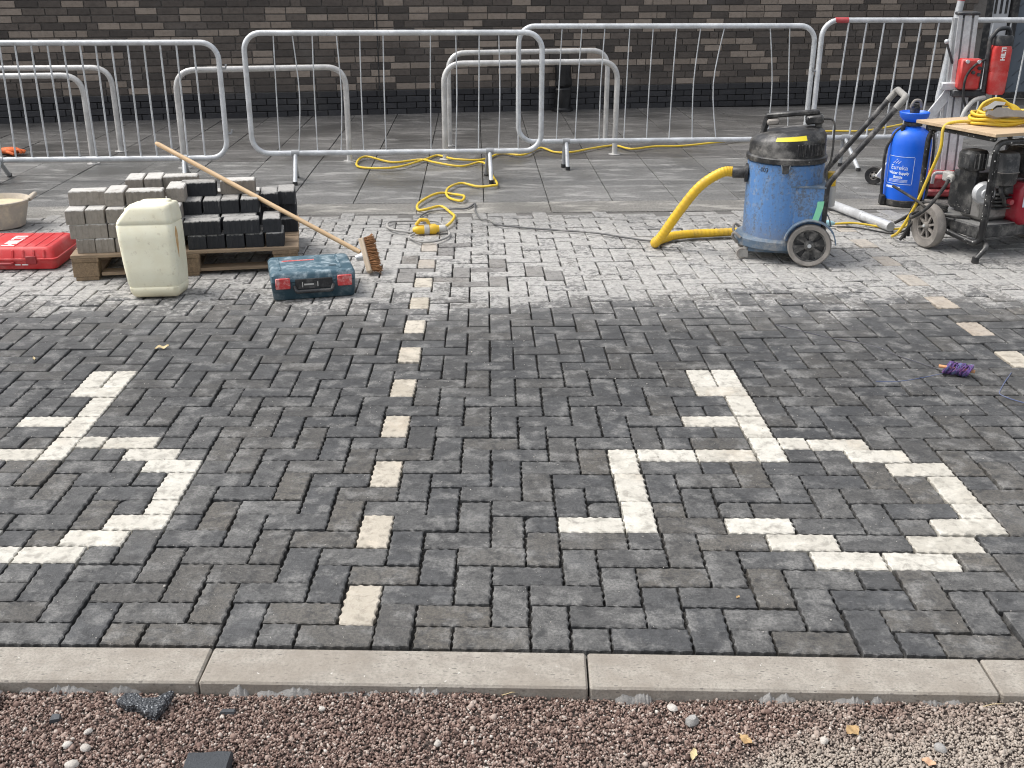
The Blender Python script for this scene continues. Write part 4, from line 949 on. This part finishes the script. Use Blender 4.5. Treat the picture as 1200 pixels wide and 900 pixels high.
M['hose_yellow'] = worn('yellow_hose', (.76, .47, .022), .42, dirt=(.28, .2, .1), amt=.5, scale=10); M['tyre'] = worn('dusty_tyre', (.24, .22, .20), .85, dirt=(.42, .39, .35), amt=.7, scale=15)
M['tube_worn'] = worn('worn_black_tube', (.025, .025, .027), .45, dirt=(.40, .38, .36), amt=.65, scale=12, speck=.2); M['tube_grey'] = worn('rubbed_grip', (.30, .29, .27), .55, dirt=(.05, .05, .05), amt=.5, scale=20)
t = thing('vacuum_cleaner', 'battered blue and black wet vacuum with yellow hose on big wheels', 'vacuum cleaner', (2.07, 3.96, 0), R(-12))
MB().lathe([(.214, .12), (.218, .14), (.219, .30), (.219, .565), (.21, .572)], 48).build('drum', M['vac_blue'], t, 40)
text_mb('-003', .035, .001, None, lambda q: ((.2197 + q.z) * math.cos(R(-134) + q.x / .22), (.2197 + q.z) * math.sin(R(-134) + q.x / .22), q.y + .525)).build('handwritten_number', M['black'], t, None)
MB().lathe([(.219, .573), (.229, .575), (.231, .59), (.231, .602), (.225, .608), (.212, .61)], 48).build('clamp_ring', M['vac_black'], t, 40)
secs = []
HP = [(.609, .217, 0), (.66, .216, 0), (.690, .214, .0), (.705, .210, .002), (.728, .192, .006), (.742, .165, .010), (.750, .12, .014), (.752, .06, .016)]
for z, r_, sx in HP:
    secs.append([(sx + r_ * math.cos(2 * PI * q / 48), r_ * math.sin(2 * PI * q / 48) * .985, z + .028 * (math.cos(2 * PI * q / 48)) * r_ / .2 * max(0, (z - .66)) / .09) for q in range(48)])
head = MB().loft(secs).build('motor_head', M['vac_black'], t, 30)
for q in range(10):
    a = R(-76 + 5.6 * q); MB().box((0, 0, 0), (.010, .0065, .066), TR((.2165 * math.cos(a), .2135 * math.sin(a), .654), a), .002).build('vent_rib', M['tube_worn'], head, None)
    if q < 9: a += R(2.8); MB().box((0, 0, 0), (.006, .0085, .064), TR((.2155 * math.cos(a), .2125 * math.sin(a), .654), a)).build('vent_slot', M['rubber'], head, None)
mb = MB(); mb.loft([[(r_ * math.cos(R(a)) + .004, r_ * math.sin(R(a)) * .985, z + .028 * math.cos(R(a)) * r_ / .2 * (z - .66) / .09) for (r_, z) in ((.2125, .704), (.1955, .7265), (.192, .7255), (.208, .704))] for a in range(-112, -63, 4)]); mb.build('yellow_label', M['label_yellow'], head, 60)
mb = MB()
for a, b in (((-.15, 0, .715), (-.125, 0, .808)), ((.165, 0, .75), (.15, 0, .84))): mb.tube([a, ((a[0] + b[0]) / 2, 0, (a[2] + b[2]) / 2), b], .02, 8)
mb.box((0, 0, 0), (.30, .05, .028), TR((.01, 0, .832), 0, 0, R(-6)), .008); mb.build('carry_handle', M['vac_black'], head, 40)
MB().box((0, 0, 0), (.10, .09, .05), TR((.135, 0, .805), 0, 0, R(-6)), .01).build('switch_box', M['vac_black'], head, 40)
MB().box((0, 0, 0), (.07, .08, .035), TR((-.095, .0, .785), 0, 0, R(-6)), .01).build('switch_box', M['tyre'], head, 40)
for a in (-92, 90):
    l_ = MB().box((0, 0, 0), (.016, .036, .05), TR((.226 * math.cos(R(a)), .226 * math.sin(R(a)), .552), R(a)), .003).build('latch', M['black'], t, None)
    MB().tube([(.229 * math.cos(R(a + s)), .229 * math.sin(R(a + s)), z) for s, z in ((-6, .575), (-4, .54), (0, .525), (4, .54), (6, .575))], .003, 6).build('latch_wire', M['galv_dull'], l_, 60)
# skirt, side housing
sk = MB(); ss = []
for z, g_ in ((.075, -.012), (.08, 0), (.125, .006), (.14, -.004), (.146, -.03)):
    ss.append([((.258 + g_) * math.cos(a) * (1 if math.cos(a) < 0 else .55), (.225 + g_) * math.sin(a), z) for a in [2 * PI * q / 36 for q in range(36)]])
sk.loft(ss).build('base_skirt', M['vac_skirt'], t, 40)
MB().box((.02, 0, .062), (.40, .30, .03), None, .006).build('chassis', M['vac_skirt'], t, 40)
hs_ = MB(); hs_.prism([(.03, -.212), (.225, -.200), (.225, .200), (.03, .212)], .15, .448); hs_.build('rear_housing', M['vac_blue'], t, None)
MB().prism([(.025, -.217), (.232, -.205), (.232, .205), (.025, .217)], .4482, .456).build('housing_lip', M['vac_skirt'], t, None)
# wheels
def wheel(par, c, r_, w_, ax, mt_t, mt_r, spokes, hub, name='wheel', inner=.76):
    Mx = Matrix.Translation(c) @ Vector(ax).to_track_quat('Z', 'Y').to_matrix().to_4x4()
    wo = bpy.data.objects.new(name, None); C.objects.link(wo); wo.parent = par; wo.matrix_local = Mx
    h = w_ / 2; ri = r_ * inner
    MB().lathe([(ri, -h * .8), (r_ * .93, -h), (r_ * .985, -h * .7), (r_, 0), (r_ * .985, h * .7), (r_ * .93, h), (ri, h * .8)], 40, None, True).build('tyre', mt_t, wo, 50)
    MB().lathe([(ri * .99, -h * .72), (ri * .99, h * .72), (ri * .90, h * .62), (ri * .88, -h * .62)], 40, None, True).build('rim', mt_r, wo, 50)
    for q in range(spokes):
        a = 2 * PI * q / spokes + .3; MB().prism([(hub * .8, -ri * .10), (ri * .93, -ri * .30 if spokes < 7 else -ri * .07), (ri * .93, ri * .30 if spokes < 7 else ri * .07), (hub * .8, ri * .10)], h * .05, h * .55, Matrix.Rotation(a, 4, 'Z')).build('spoke', mt_r, wo, None)
    MB().lathe([(ri * .95, -h * .3), (ri * .95, -h * .1)], 32).build('web', M['black'], wo, 40)
    MB().lathe([(hub, -h), (hub, h * .7), (hub * .6, h * .95), (hub * .35, h), (.0, h)], 20).build('hub', mt_r, wo, 40)
    MB().lathe([(hub * .38, h * .9), (hub * .38, h * 1.15), (0, h * 1.2)], 12).build('axle_cap', M['galv'], wo, 40)
    return wo
wheel(t, (.165, -.235, .125), .124, .04, (0, -1, 0), M['tyre'], M['vac_black'], 6, .03)
wheel(t, (.165, .235, .125), .124, .04, (0, 1, 0), M['tyre'], M['vac_black'], 6, .03)
for s in (-1, 1):
    mb = MB(); arch = [(.165 + .142 * math.cos(a), -.0, .125 + .142 * math.sin(a)) for a in [R(5 + 165 * q / 14) for q in range(15)]]
    mb.loft([[(x, s * .205, z), (x, s * .258, z), (x + .006 * math.cos(R(5 + 165 * i / 14)), s * .258, z + .006 * math.sin(R(5 + 165 * i / 14))), (x + .006 * math.cos(R(5 + 165 * i / 14)), s * .205, z + .006)] for i, (x, y, z) in enumerate(arch)]); mb.build('wheel_arch', M['vac_skirt'], t, 50)
    cs = MB(); cs.tube([(-.19, s * .14, .075), (-.19, s * .14, .05)], .014, 10); cs.box((-.20, s * .14 - .018, .036), (.05, .004, .04)); cs.box((-.20, s * .14 + .018, .036), (.05, .004, .04)); co = cs.build('caster', M['tube_grey'], t, 40)
    MB().lathe([(.012, -.012), (.031, -.013), (.034, -.006), (.034, .006), (.031, .013), (.012, .012)], 24, TR((-.208, s * .14, .0345), 0, PI / 2)).build('caster_wheel', M['tyre'], co, 50)
    MB().tube(catmull([(-.225, s * .13, .125), (-.262, s * .12, .15), (-.27, s * .10, .12), (-.24, s * .09, .085)], 5), .009, 8).build('lashing', M['tyre'], t, 60)
# push handle
mb = MB(); mb.tube(fillet([(.232, -.19, .16), (.232, -.19, .47), (.545, -.19, .90)], [.10], 8), .0165, 10); mb.build('handle_tube', M['tube_worn'], t, 60)
mb = MB(); mb.tube(fillet([(.232, .19, .16), (.232, .19, .47), (.545, .19, .90)], [.10], 8), .0165, 10); mb.build('handle_tube', M['tube_worn'], t, 60)
mb = MB(); mb.tube(fillet([(.545, -.19, .90), (.59, -.19, .962), (.59, .19, .962), (.545, .19, .90)], [.035, .035], 8), .0185, 10); mb.build('handle_grip', M['tube_grey'], t, 60)
MB().tube(catmull([(.16, .03, .80), (.24, .01, .80), (.25, -.03, .70), (.245, -.08, .60), (.225, -.12, .52), (.24, -.16, .46)], 6), .006, 7).build('power_lead', M['rubber'], t, 60)
g_ = MB(); g_.loft([[(x - .018, y, z), (x + .018, y - .001, z + .003), (x + .018, y - .004, z + .003), (x - .018, y - .003, z)] for x, y, z in ((.205, -.211, .375), (.202, -.213, .34), (.193, -.216, .30), (.183, -.219, .265))]); g_.build('green_tape', M['green_tape'], t, 60)
MB().tube([(.27, .05, .42), (.275, .055, .30)], .03, 12).build('spare_nozzle', M['plug_grey'], t, 40)
MB().tube([(.268, .05, .50), (.27, .05, .42)], .027, 12).build('nozzle_collar', M['hose_yellow'], t, 40)
# inlet and hose (hose stays plugged in)
MB().lathe([(.055, 0), (.055, .018), (.034, .02), (.034, .085), (.030, .09)], 24, TR((-.212, -.035, .492), 0, 0, R(-90))).build('inlet', M['black'], t, 40)
Mi = t.matrix_basis.copy(); Mi = (Matrix.Translation((2.07, 3.96, 0)) @ Matrix.Rotation(R(-12), 4, 'Z')).inverted()
hp_ = [(1.775, 3.995, .492), (1.70, 3.985, .487), (1.58, 4.0, .40), (1.47, 4.04, .235), (1.385, 4.075, .085), (1.352, 4.10, .036), (1.375, 4.17, .033), (1.47, 4.27, .033), (1.62, 4.34, .033), (1.80, 4.37, .033), (2.02, 4.42, .033), (2.3, 4.52, .033)]
P = catmull(hp_, 26); rr = [.0285 + (.0016 if (i // 2) % 2 else 0) for i in range(len(P))]
MB().tube([Mi @ q for q in P], rr, 14).build('hose', M['hose_yellow'], t, 60)

# steel suction tube lying behind the vacuum
t = thing('suction_tube', 'dull steel suction tube lying on the blocks between vacuum and generator', 'tube', (2.95, 4.56, .033))
dirv = Vector((2.70 - 2.95, 5.36 - 4.56, .01)); d1 = dirv.normalized()
qm = d1.to_track_quat('Z', 'Y').to_matrix().to_4x4()
MB().lathe([(.025, 0), (.031, .0), (.031, .30), (.033, .30), (.034, .34), (.031, .345), (.030, .88), (.024, .88), (.024, .02)], 20).build('tube', M['alu'], t, 40, qm)
MB().lathe([(.0245, .005), (.0245, .02), (.0, .02)], 20).build('bore', M['black'], t, 40, qm)
cable('yellow_flex', [(2.60, 4.70), (2.75, 4.72), (2.90, 4.66), (2.985, 4.57), (3.075, 4.63), (3.12, 4.74), (3.2, 4.9)], .007, M['yellow_cable'], 'short yellow cable running under the steel tube to the generator', wob=.01)
cable('black_flex', [(2.62, 4.64), (2.75, 4.60), (2.905, 4.48), (2.99, 4.49), (3.08, 4.60), (3.18, 4.86)], .006, M['rubber'], 'thin black cable beside the yellow one under the steel tube')
M['pale_blue'] = worn('pale_blue_plastic', (.35, .62, .68), .5)
t = thing('cable_connector', 'small pale blue cable connector behind the vacuum wheel', 'connector', (2.585, 4.70, .022), R(5))
MB().lathe([(.02, -.03), (.021, 0), (.012, .03), (.007, .04)], 14, ax).build('plug_body', M['pale_blue'], t, 40)
MB().lathe([(.016, -.045), (.016, -.03)], 14, ax).build('collar', M['plug_grey'], t, 40)

# ================================================================== BLUE PRESSURE BOTTLE
M['bottle_blue'] = worn('bright_blue_tank', (.008, .125, .72), .32, dirt=(.25, .4, .7), amt=.12, scale=6, vary=.06); M['label_white'] = worn('white_label_print', (.72, .80, .92), .5, amt=.1)
t = thing('pressure_bottle', 'bright blue water pressure bottle with black base beside the generator', 'water bottle', (3.325, 5.43, 0))
MB().lathe([(.138, .001), (.148, .008), (.150, .045), (.145, .05)], 40).build('base', M['rubber'], t, 40)
body = MB().lathe([(.144, .05), (.1455, .06), (.1455, .43), (.142, .47), (.130, .508), (.108, .535), (.075, .552), (.05, .558), (.046, .60)], 48).build('tank', M['bottle_blue'], t, 60)
MB().lathe([(.046, .585), (.075, .60), (.098, .625), (.104, .655), (.099, .66), (.085, .64), (.045, .63)], 32).build('funnel_collar', M['bottle_blue'], t, 50)
MB().lathe([(.05, .562), (.064, .565), (.064, .588), (.05, .59)], 24).build('neck_ring', M['black'], t, 40)
ph = MB(); ph.lathe([(.03, .63), (.034, .66), (.034, .69), (.02, .70)], 20); ph.box((0, 0, .70), (.085, .035, .03), TR((0, 0, 0), .5), .01); ph.build('pump_head', M['vac_black'], t, 40)
MB().tube(catmull([(-.035, -.01, .69), (-.02, -.02, .735), (.02, -.02, .735), (.035, -.01, .69)], 5), .011, 8).build('pump_grip', M['tyre'], t, 60)
fc = R(-110.3 - 20); rb_ = .1458
def onb(q): return ((rb_ + q.z) * math.cos(fc + q.x / rb_), (rb_ + q.z) * math.sin(fc + q.x / rb_), q.y)
for s_, sz, z, b_ in (('Eureka', .046, .268, 0), ('Water Supply', .027, .236, .0009), ('Bottle', .027, .207, .0009)):
    text_mb(s_, sz, .0008, None, lambda q, z=z: onb(Vector((q.x - .005, q.y + z, q.z))), align='CENTER', bold=b_).build('label_text', M['label_white'], body, None)
def strip(x0, x1, z0, z1, mb):
    n_ = max(2, int(abs(x1 - x0) / .01)); mb.loft([[onb(Vector((x0 + (x1 - x0) * i / n_, z0, .0002))), onb(Vector((x0 + (x1 - x0) * i / n_, z0, .0008))), onb(Vector((x0 + (x1 - x0) * i / n_, z1, .0008))), onb(Vector((x0 + (x1 - x0) * i / n_, z1, .0002)))] for i in range(n_ + 1)])
mb = MB(); strip(-.10, .095, .358, .361, mb); strip(-.10, .095, .165, .168, mb); strip(.095, .098, .170, .356, mb); strip(-.103, -.10, .170, .356, mb)
for z in (.196, .188, .180): strip(-.075, .065, z, z + .0022, mb)
strip(-.095, -.03, .135, .150, mb); strip(-.022, .02, .137, .148, mb); mb.build('label_frame', M['label_white'], body, None)
mb = MB()
for pts in (((-.055, .310), (-.02, .345), (-.017, .343), (-.050, .310)), ((-.015, .310), (.005, .330), (.008, .328), (-.010, .310)), ((-.035, .310), (-.012, .333), (-.009, .331), (-.030, .310))):
    mb.add([onb(Vector((a, b, .0006))) for a, b in pts], [(0, 1, 2, 3)])
mb.build('label_emblem', M['label_white'], body, None)
MB().tube(catmull([(-.06, -.03, .56), (-.12, -.02, .52), (-.175, -.02, .40), (-.178, -.02, .25), (-.17, -.02, .10), (-.165, -.03, .012)], 6), .011, 6).build('strap', M['rubber'], t, 60)
MB().box((-.163, -.03, .04), (.035, .05, .07), None, .005).build('strap_buckle', M['rubber'], t, 40)
MB().tube(catmull([(.11, -.04, .555), (.145, -.05, .48), (.152, -.06, .30), (.148, -.05, .12), (.135, -.06, .05)], 6), .010, 7).build('outlet_hose', M['rubber'], t, 60)
for s in (-.085, .09): MB().tube([(s, -.05, .53), (s, -.05, .575)], .014, 10).build('strap_lug', M['black'], t, 40)

# ================================================================== GENERATOR
M['gen_tube'] = worn('spattered_black_tube', (.012, .012, .013), .35, dirt=(.4, .39, .37), amt=.3, scale=11, speck=.75, speck_col=(.62, .61, .58))
M['gen_black'] = worn('dusty_engine_black', (.022, .023, .025), .5, dirt=(.30, .29, .27), amt=.6, scale=12, speck=.25); M['gen_red'] = worn('engine_red', (.34, .012, .028), .35, dirt=(.32, .2, .19), amt=.4, scale=8)
M['cast'] = worn('cast_alloy', (.30, .29, .275), .5, metal=.4, dirt=(.08, .075, .07), amt=.9, scale=18, bump=.4); M['tray'] = worn('grey_tray', (.20, .20, .195), .6, dirt=(.35, .34, .32), amt=.6)
GA = R(20); t = thing('generator', 'black framed petrol generator with red engine at the right edge', 'generator', (3.21, 3.83, 0), GA)
LX, LY, LZ = .66, .56, .695
def fr(pts, r_=.017, f_=.07, nm='frame_tube', mt='gen_tube'): return MB().tube(fillet(pts, f_, 7), r_, 10).build(nm, M[mt], t, 60)
fr([(-.03, .40, .145), (-.0, .03, .10), (.015, .0, .12), (.02, .0, LZ - .005), (LX, 0, LZ - .005), (LX, .0, .12), (LX, LY, .12)], f_=.06)
fr([(.02, LY * .5, .13), (.02, LY, .13), (.02, LY, LZ), (LX, LY, LZ), (LX, LY, .14)], f_=.09)
fr([(.02, .02, LZ + .012), (.02, LY + .0, LZ + .012)], f_=.01); fr([(LX, .02, LZ + .012), (LX, LY, LZ + .012)], f_=.01)
fr([(.06, .02, .115), (.035, -.04, .09), (-.03, -.035, .02)], .0155, .05, 'foot_tube'); MB().cyl((-.03, -.035, 0), (-.03, -.035, .035), .022, .02, 12).build('rubber_foot', M['rubber'], t, 40)
fr([(LX - .02, .02, .115), (LX, -.04, .09), (LX + .05, -.035, .02)], .0155, .05, 'foot_tube'); MB().cyl((LX + .05, -.035, 0), (LX + .05, -.035, .035), .022, .02, 12).build('rubber_foot', M['rubber'], t, 40)
fr([(.035, .015, .12), (.05, .012, .35), (.045, .01, .62)], .016, .05)
wheel(t, (-.055, .365, .137), .136, .062, (-1, 0.05, 0), M['tyre'], M['tyre'], 8, .024, inner=.62); wheel(t, (LX + .055, .365, .137), .136, .062, (1, 0, 0), M['tyre'], M['tyre'], 8, .024, inner=.62)
MB().cyl((-.04, .365, .137), (LX + .04, .365, .137), .011, seg=10).build('axle', M['galv_dull'], t, 40)
MB().box((LX / 2 + .01, LY / 2 + .02, .155), (LX - .05, LY - .06, .075), None, .006).build('tray', M['gen_black'], t, 40); MB().box((LX / 2 + .01, LY / 2 + .02, .1955), (LX - .06, LY - .07, .005)).build('tray_top', M['tray'], t, None)
# engine
MB().box((.20, .20, .30), (.22, .20, .19), None, .025).build('crankcase', M['cast'], t, 40)
MB().box((.10, .26, .36), (.03, .14, .26), None, .006).build('end_plate', M['gen_black'], t, 40)
rc_ = MB(); rc_.lathe([(.068, 0), (.068, .018), (.056, .034), (.03, .038), (.026, .05), (.0, .05)], 28, TR((.10, .125, .375), 0, R(90), 0) @ Matrix.Rotation(R(-20), 4, 'Y')); rc_.build('exhaust_disc', M['alu'], t, 40)
MB().box((.075, .22, .555), (.14, .13, .12), None, .02).build('air_filter', M['gen_black'], t, 40)
for q in range(4): MB().box((.03 + .028 * q, .152, .555), (.008, .008, .09), None, .002).build('filter_fin', M['tray'] if q % 2 else M['black'], t, None)
ms_ = []
for z, w_, d_ in ((.43, .105, .11), (.445, .125, .125), (.50, .128, .128), (.505, .134, .134), (.512, .134, .134), (.516, .128, .128), (.60, .122, .122), (.618, .11, .11), (.622, .08, .08)): ms_.append([(x + .175, y + .07, z_) for x, y, z_ in rrect(w_, d_, .03, z, 4)])
MB().loft(ms_).build('muffler_cover', M['gen_black'], t, 40); MB().loft([[(x + .175, y + .07, z_) for x, y, z_ in rrect(.1365, .1365, .032, z, 4)] for z in (.5055, .5095)]).build('cover_seam', M['tyre'], t, 40)
mb = MB()
for q in range(5): mb.box((.20, .12, .285 + .022 * q), (.12, .13, .008), None, .003)
mb.build('cooling_fins', M['gen_black'], t, None)
MB().tube(catmull([(.15, .05, .43), (.14, .03, .39), (.17, .03, .35), (.20, .05, .31)], 5), .012, 8).build('fuel_pipe', M['rubber'], t, 60)
MB().box((.21, .06, .40), (.06, .05, .05), None, .008).build('carburettor', M['gen_black'], t, 40); MB().cyl((.225, .02, .33), (.225, .05, .33), .016, seg=12).build('oil_cap', M['gen_red'], t, 40)
ms_ = []
for y, g_ in ((.0, -.03), (.012, -.008), (.03, 0), (.16, 0)): ms_.append([(x, y, z) for x, z in [(.27 - g_, .235 - g_), (.32, .185 - g_), (.56, .185 - g_), (.60 + g_, .25), (.60 + g_, .40), (.56, .435 + g_), (.30, .435 + g_), (.27 - g_, .40)]])
cw = MB().loft([s[::-1] for s in ms_]).build('engine_cowl', M['gen_red'], t, 40)
MB().lathe([(.095, 0), (.098, .006), (.085, .012), (.07, .006), (.0, .008)], 32, TR((.44, .002, .31), 0, R(90))).build('fan_guard', M['gen_black'], cw, 40); MB().box((.305, -.0015, .355), (.034, .003, .11), TR((0, 0, 0), 0)).build('sticker', M['label_white'], cw, None)
MB().box((.44, .12, .545), (.30, .22, .17), None, .03).build('fuel_tank', M['gen_black'], t, 40); MB().tube([(.32, .012, .47), (.36, .0, .455), (.40, .012, .47), (.44, .0, .455), (.50, .012, .47)], .008, 8).build('tank_strap', M['cast'], t, 60)
MB().box((.38, .40, .33), (.42, .22, .24), None, .03).build('alternator', M['gen_black'], t, 40)
MB().box((.02, .34, .44), (.05, .07, .06), None, .01).build('socket_outlet', M['plug_grey'], t, 40); MB().cyl((.012, .305, .44), (-.03, .28, .43), .022, .02, 14).build('plug', M['plug_grey'], t, 40)
MB().tube(catmull([(-.03, .28, .43), (-.09, .26, .37), (-.16, .28, .27), (-.19, .36, .20), (-.12, .44, .20), (.02, .42, .21)], 8), .011, 8).build('black_lead', M['rubber'], t, 60)
MB().tube(catmull([(-.15, .62, .34), (-.12, .45, .29), (-.04, .33, .22), (.10, .20, .205)], 8), .009, 8).build('black_lead', M['rubber'], t, 60)
for q in range(3): MB().tube(catmull([(-.14 + .03 * q, .5, .02 + .01 * q), (-.02, .47 + .04 * q, .206 + .012 * q), (.10, .40, .21 + .012 * q), (.05, .50, .21 + .01 * q), (-.10, .62, .10)], 7), .009, 8).build('lead_coil', M['rubber'], t, 60)
# plywood on top
M['ply'] = m_wood('plywood', (.56, .42, .27), (.42, .30, .185), 0, .5)
t2 = thing('plywood_board', 'worn sheet of plywood lying on top of the generator', 'board', (3.21, 3.83, .7245), GA)
MB().box((.32, .29, .010), (.70, .64, .019), None, .002).build('panel', M['ply'], t2, None, TR((0, 0, 0), R(2)))
# yellow cable coil on the board
GM = Matrix.Translation((3.21, 3.83, 0)) @ Matrix.Rotation(GA, 4, 'Z'); bz = .7455
pts = []
for i in range(150):
    a = i * .33; rr_ = .135 + .022 * math.sin(i * .21); pts.append(GM @ Vector((.30 + 1.25 * rr_ * math.cos(a), .30 + rr_ * math.sin(a) * .9, bz + .012 + .0105 * (i // 19) * .8 + .004 * math.sin(i * 1.3))))
ts = thing('cable_coil', 'coiled yellow extension cable on the plywood board', 'cable', GM @ Vector((.3, .3, bz)), 0); inv = Matrix.Translation(-(GM @ Vector((.3, .3, bz))))
MB().tube([inv @ q for q in catmull(pts, 3)], .0095, 7).build('coil', M['yellow_cable'], ts, 180)
for q in range(5):
    o_ = .016 * q; MB().tube([inv @ (GM @ Vector(v_)) for v_ in catmull([(.16 + o_, .34, bz + .05), (.19 + o_ * .9, .33, bz + .12 - .006 * q), (.27 + o_ * .6, .30, bz + .145 - .008 * q), (.34 + o_ * .5, .27, bz + .10), (.36 + o_, .24, bz + .05)], 6)], .0095, 7).build('bundled_loop', M['yellow_cable'], ts, 180)
MB().tube([inv @ Vector(q) for q in catmull([GM @ Vector((.16, .30, bz + .02)), GM @ Vector((.02, .36, bz + .012)), GM @ Vector((-.045, .37, bz - .02)), GM @ Vector((-.055, .36, bz - .14)), GM @ Vector((-.07, .40, .45)), GM @ Vector((-.10, .45, .25)), GM @ Vector((-.13, .52, .08)), GM @ Vector((-.12, .6, .02))], 8)], .0095, 8).build('hanging_end', M['yellow_cable'], ts, 180)
# adjustable wrench
t = thing('pipe_wrench', 'dusty grey pipe wrench lying across the yellow coil', 'wrench', GM @ Vector((.10, .20, bz + .082)), GA + R(-8)); t.rotation_euler = (R(62), R(3), GA + R(-10))
MB().prism([(.0, -.012), (.05, -.030), (.11, -.022), (.42, -.018), (.44, -.008), (.44, .012), (.42, .018), (.16, .018), (.12, .034), (.06, .03), (.03, .010), (.0, .012)], -.014, .014).build('handle', M['tyre'], t, None)
MB().prism([(-.01, .016), (.03, .022), (.06, .045), (.11, .048), (.12, .065), (.05, .07), (.01, .045), (-.02, .032)], -.012, .012).build('hook_jaw', M['plug_grey'], t, None)
MB().cyl((.065, .036, -.016), (.105, .040, -.016), .014, seg=12).build('adjusting_nut', M['black'], t, 40)

# ================================================================== CORE DRILL RIG
M['drill_red'] = worn('drill_red', (.55, .035, .03), .4, dirt=(.5, .35, .32), amt=.3, scale=12); M['drill_dark'] = worn('drill_dark', (.03, .032, .036), .45, amt=.35); M['base_red'] = worn('base_red', (.30, .03, .035), .55, dirt=(.4, .34, .32), amt=.5)
t = thing('core_drill', 'red core drill on an aluminium column stand behind the generator', 'core drill', (3.82, 5.9, 0), R(-6))
def drill_lean(z): return -.03 * z
col = MB(); 
for x, w_, y in ((-.055, .028, 0), (.0, .05, .006), (.055, .028, 0)):
    col.loft([[(x - w_ / 2 + drill_lean(z), -.05 + y, z), (x + w_ / 2 + drill_lean(z), -.05 + y, z), (x + w_ / 2 + drill_lean(z), .05, z), (x - w_ / 2 + drill_lean(z), .05, z)] for z in (.02, .7, 1.29)])
col.build('column', M['alu'], t, None)
MB().box((0, .0, .65), (.142, .07, 1.24), TR((-.018, .01, 0), 0, 0, R(-1.7))).build('column_core', M['galv_dull'], t, None)
MB().box((drill_lean(1.3), 0, 1.3), (.16, .12, .022), None, .006).build('column_cap', M['drill_dark'], t, 40)
MB().tube([(-.12, .10, .02), (-.135, .06, .7), (-.10, .03, 1.25), (-.085, .03, 1.40)], .026, 12).build('stay_tube', M['galv'], t, 60); MB().tube([(-.0865, .03, 1.385), (-.083, .03, 1.42)], .0275, 12).build('red_tape', M['red_paint'], t, 40)
st_ = MB(); st_.box((0, 0, 0), (.07, .022, .78), TR((-.30, -.02, .42), 0, 0, R(33)), .003); st_.build('brace', M['alu'], t, None); MB().box((-.095, -.05, .79), (.14, .06, .055), None, .006).build('brace_clamp', M['galv'], t, 40)
MB().box((.03, -.075, .745), (.24, .09, .055), None, .01).build('bracket', M['drill_dark'], t, 40)
cr = MB().box((.005, -.105, .885), (.15, .10, .215), None, .012).build('carriage', M['drill_red'], t, 40)
for x, z in ((-.03, .975), (.05, .975), (.06, .93), (.06, .885), (.02, .90)): MB().cyl((x, -.155, z), (x, -.172, z), .013, seg=12).build('bolt', M['galv'] if z > .95 else M['drill_dark'], cr, 40)
mt_ = MB(); mt_.loft([[(x + .205, y - .10, z_) for x, y, z_ in rrect(w_, .13, .025, z, 3)] for z, w_ in ((.745, .10), (.76, .125), (.90, .135), (.905, .128), (.912, .135), (1.06, .135), (1.085, .115))]); mo = mt_.build('motor', M['drill_red'], t, 40)
MB().loft([[(x + .21, y - .10, z_) for x, y, z_ in rrect(w_, .12, .025, z, 3)] for z, w_ in ((1.087, .12), (1.10, .125), (1.15, .12), (1.155, .11))]).build('motor_cap', M['drill_dark'], mo, 40)
text_mb('HILTI', .040, .001, TR((.222, -.1665, .985), 0) @ Matrix.Rotation(PI / 2, 4, 'X') @ Matrix.Rotation(PI / 2, 4, 'Z'), bold=.002).build('lettering', M['white_print'], mo, None)
MB().tube(fillet([(.125, -.12, .76), (.115, -.12, 1.13), (.16, -.12, 1.20), (.25, -.10, 1.21), (.26, -.08, 1.12)], .05, 6), .016, 8).build('grip', M['drill_dark'], mo, 60)
MB().tube(catmull([(.10, -.14, .99), (.02, -.17, .95), (-.03, -.17, .86), (-.02, -.16, .72), (.03, -.15, .62)], 6), .009, 7).build('lead', M['rubber'], t, 60)
MB().tube(catmull([(.14, -.12, .72), (.06, -.15, .70), (-.0, -.17, .62), (-.02, -.18, .52)], 6), .017, 8).build('water_hose', M['plug_grey'], t, 60)
MB().tube([(-.10, -.04, .95), (-.15, -.05, 1.06), (-.165, -.05, 1.10)], .009, 8).build('crank_lever', M['drill_dark'], t, 60); MB().ball((-.168, -.05, 1.105), .018).build('crank_knob', M['galv'], t, 60)
MB().box((-.05, -.12, .045), (.55, .42, .05), None, .012).build('base_plate', M['base_red'], t, 40); MB().box((-.05, -.16, .12), (.40, .28, .10), None, .02).build('base_block', M['base_red'], t, 40)
MB().tube(fillet([(-.20, -.33, .12), (-.20, -.34, .20), (.0, -.34, .20), (.0, -.33, .12)], .03, 6), .013, 8).build('base_handle', M['plug_grey'], t, 60)
for (x, y) in ((-.50, .22), (-.42, .03)): wheel(t, (x, y, .072), .071, .05, (-.35, -1, 0), M['rubber'], M['tyre'], 5, .018, inner=.5)
MB().cyl((-.50, .22, .072), (-.42, .03, .072), .012, seg=10).build('axle', M['plug_grey'], t, 40); MB().box((-.33, .06, .06), (.24, .06, .03), None, .006).build('outrigger', M['base_red'], t, 40)
cable('supply_cable', [(4.3, 6.2), (4.15, 6.0), (4.0, 5.75), (3.95, 5.5)], .009, M['yellow_cable'], 'yellow cable behind the generator running up towards the drill')
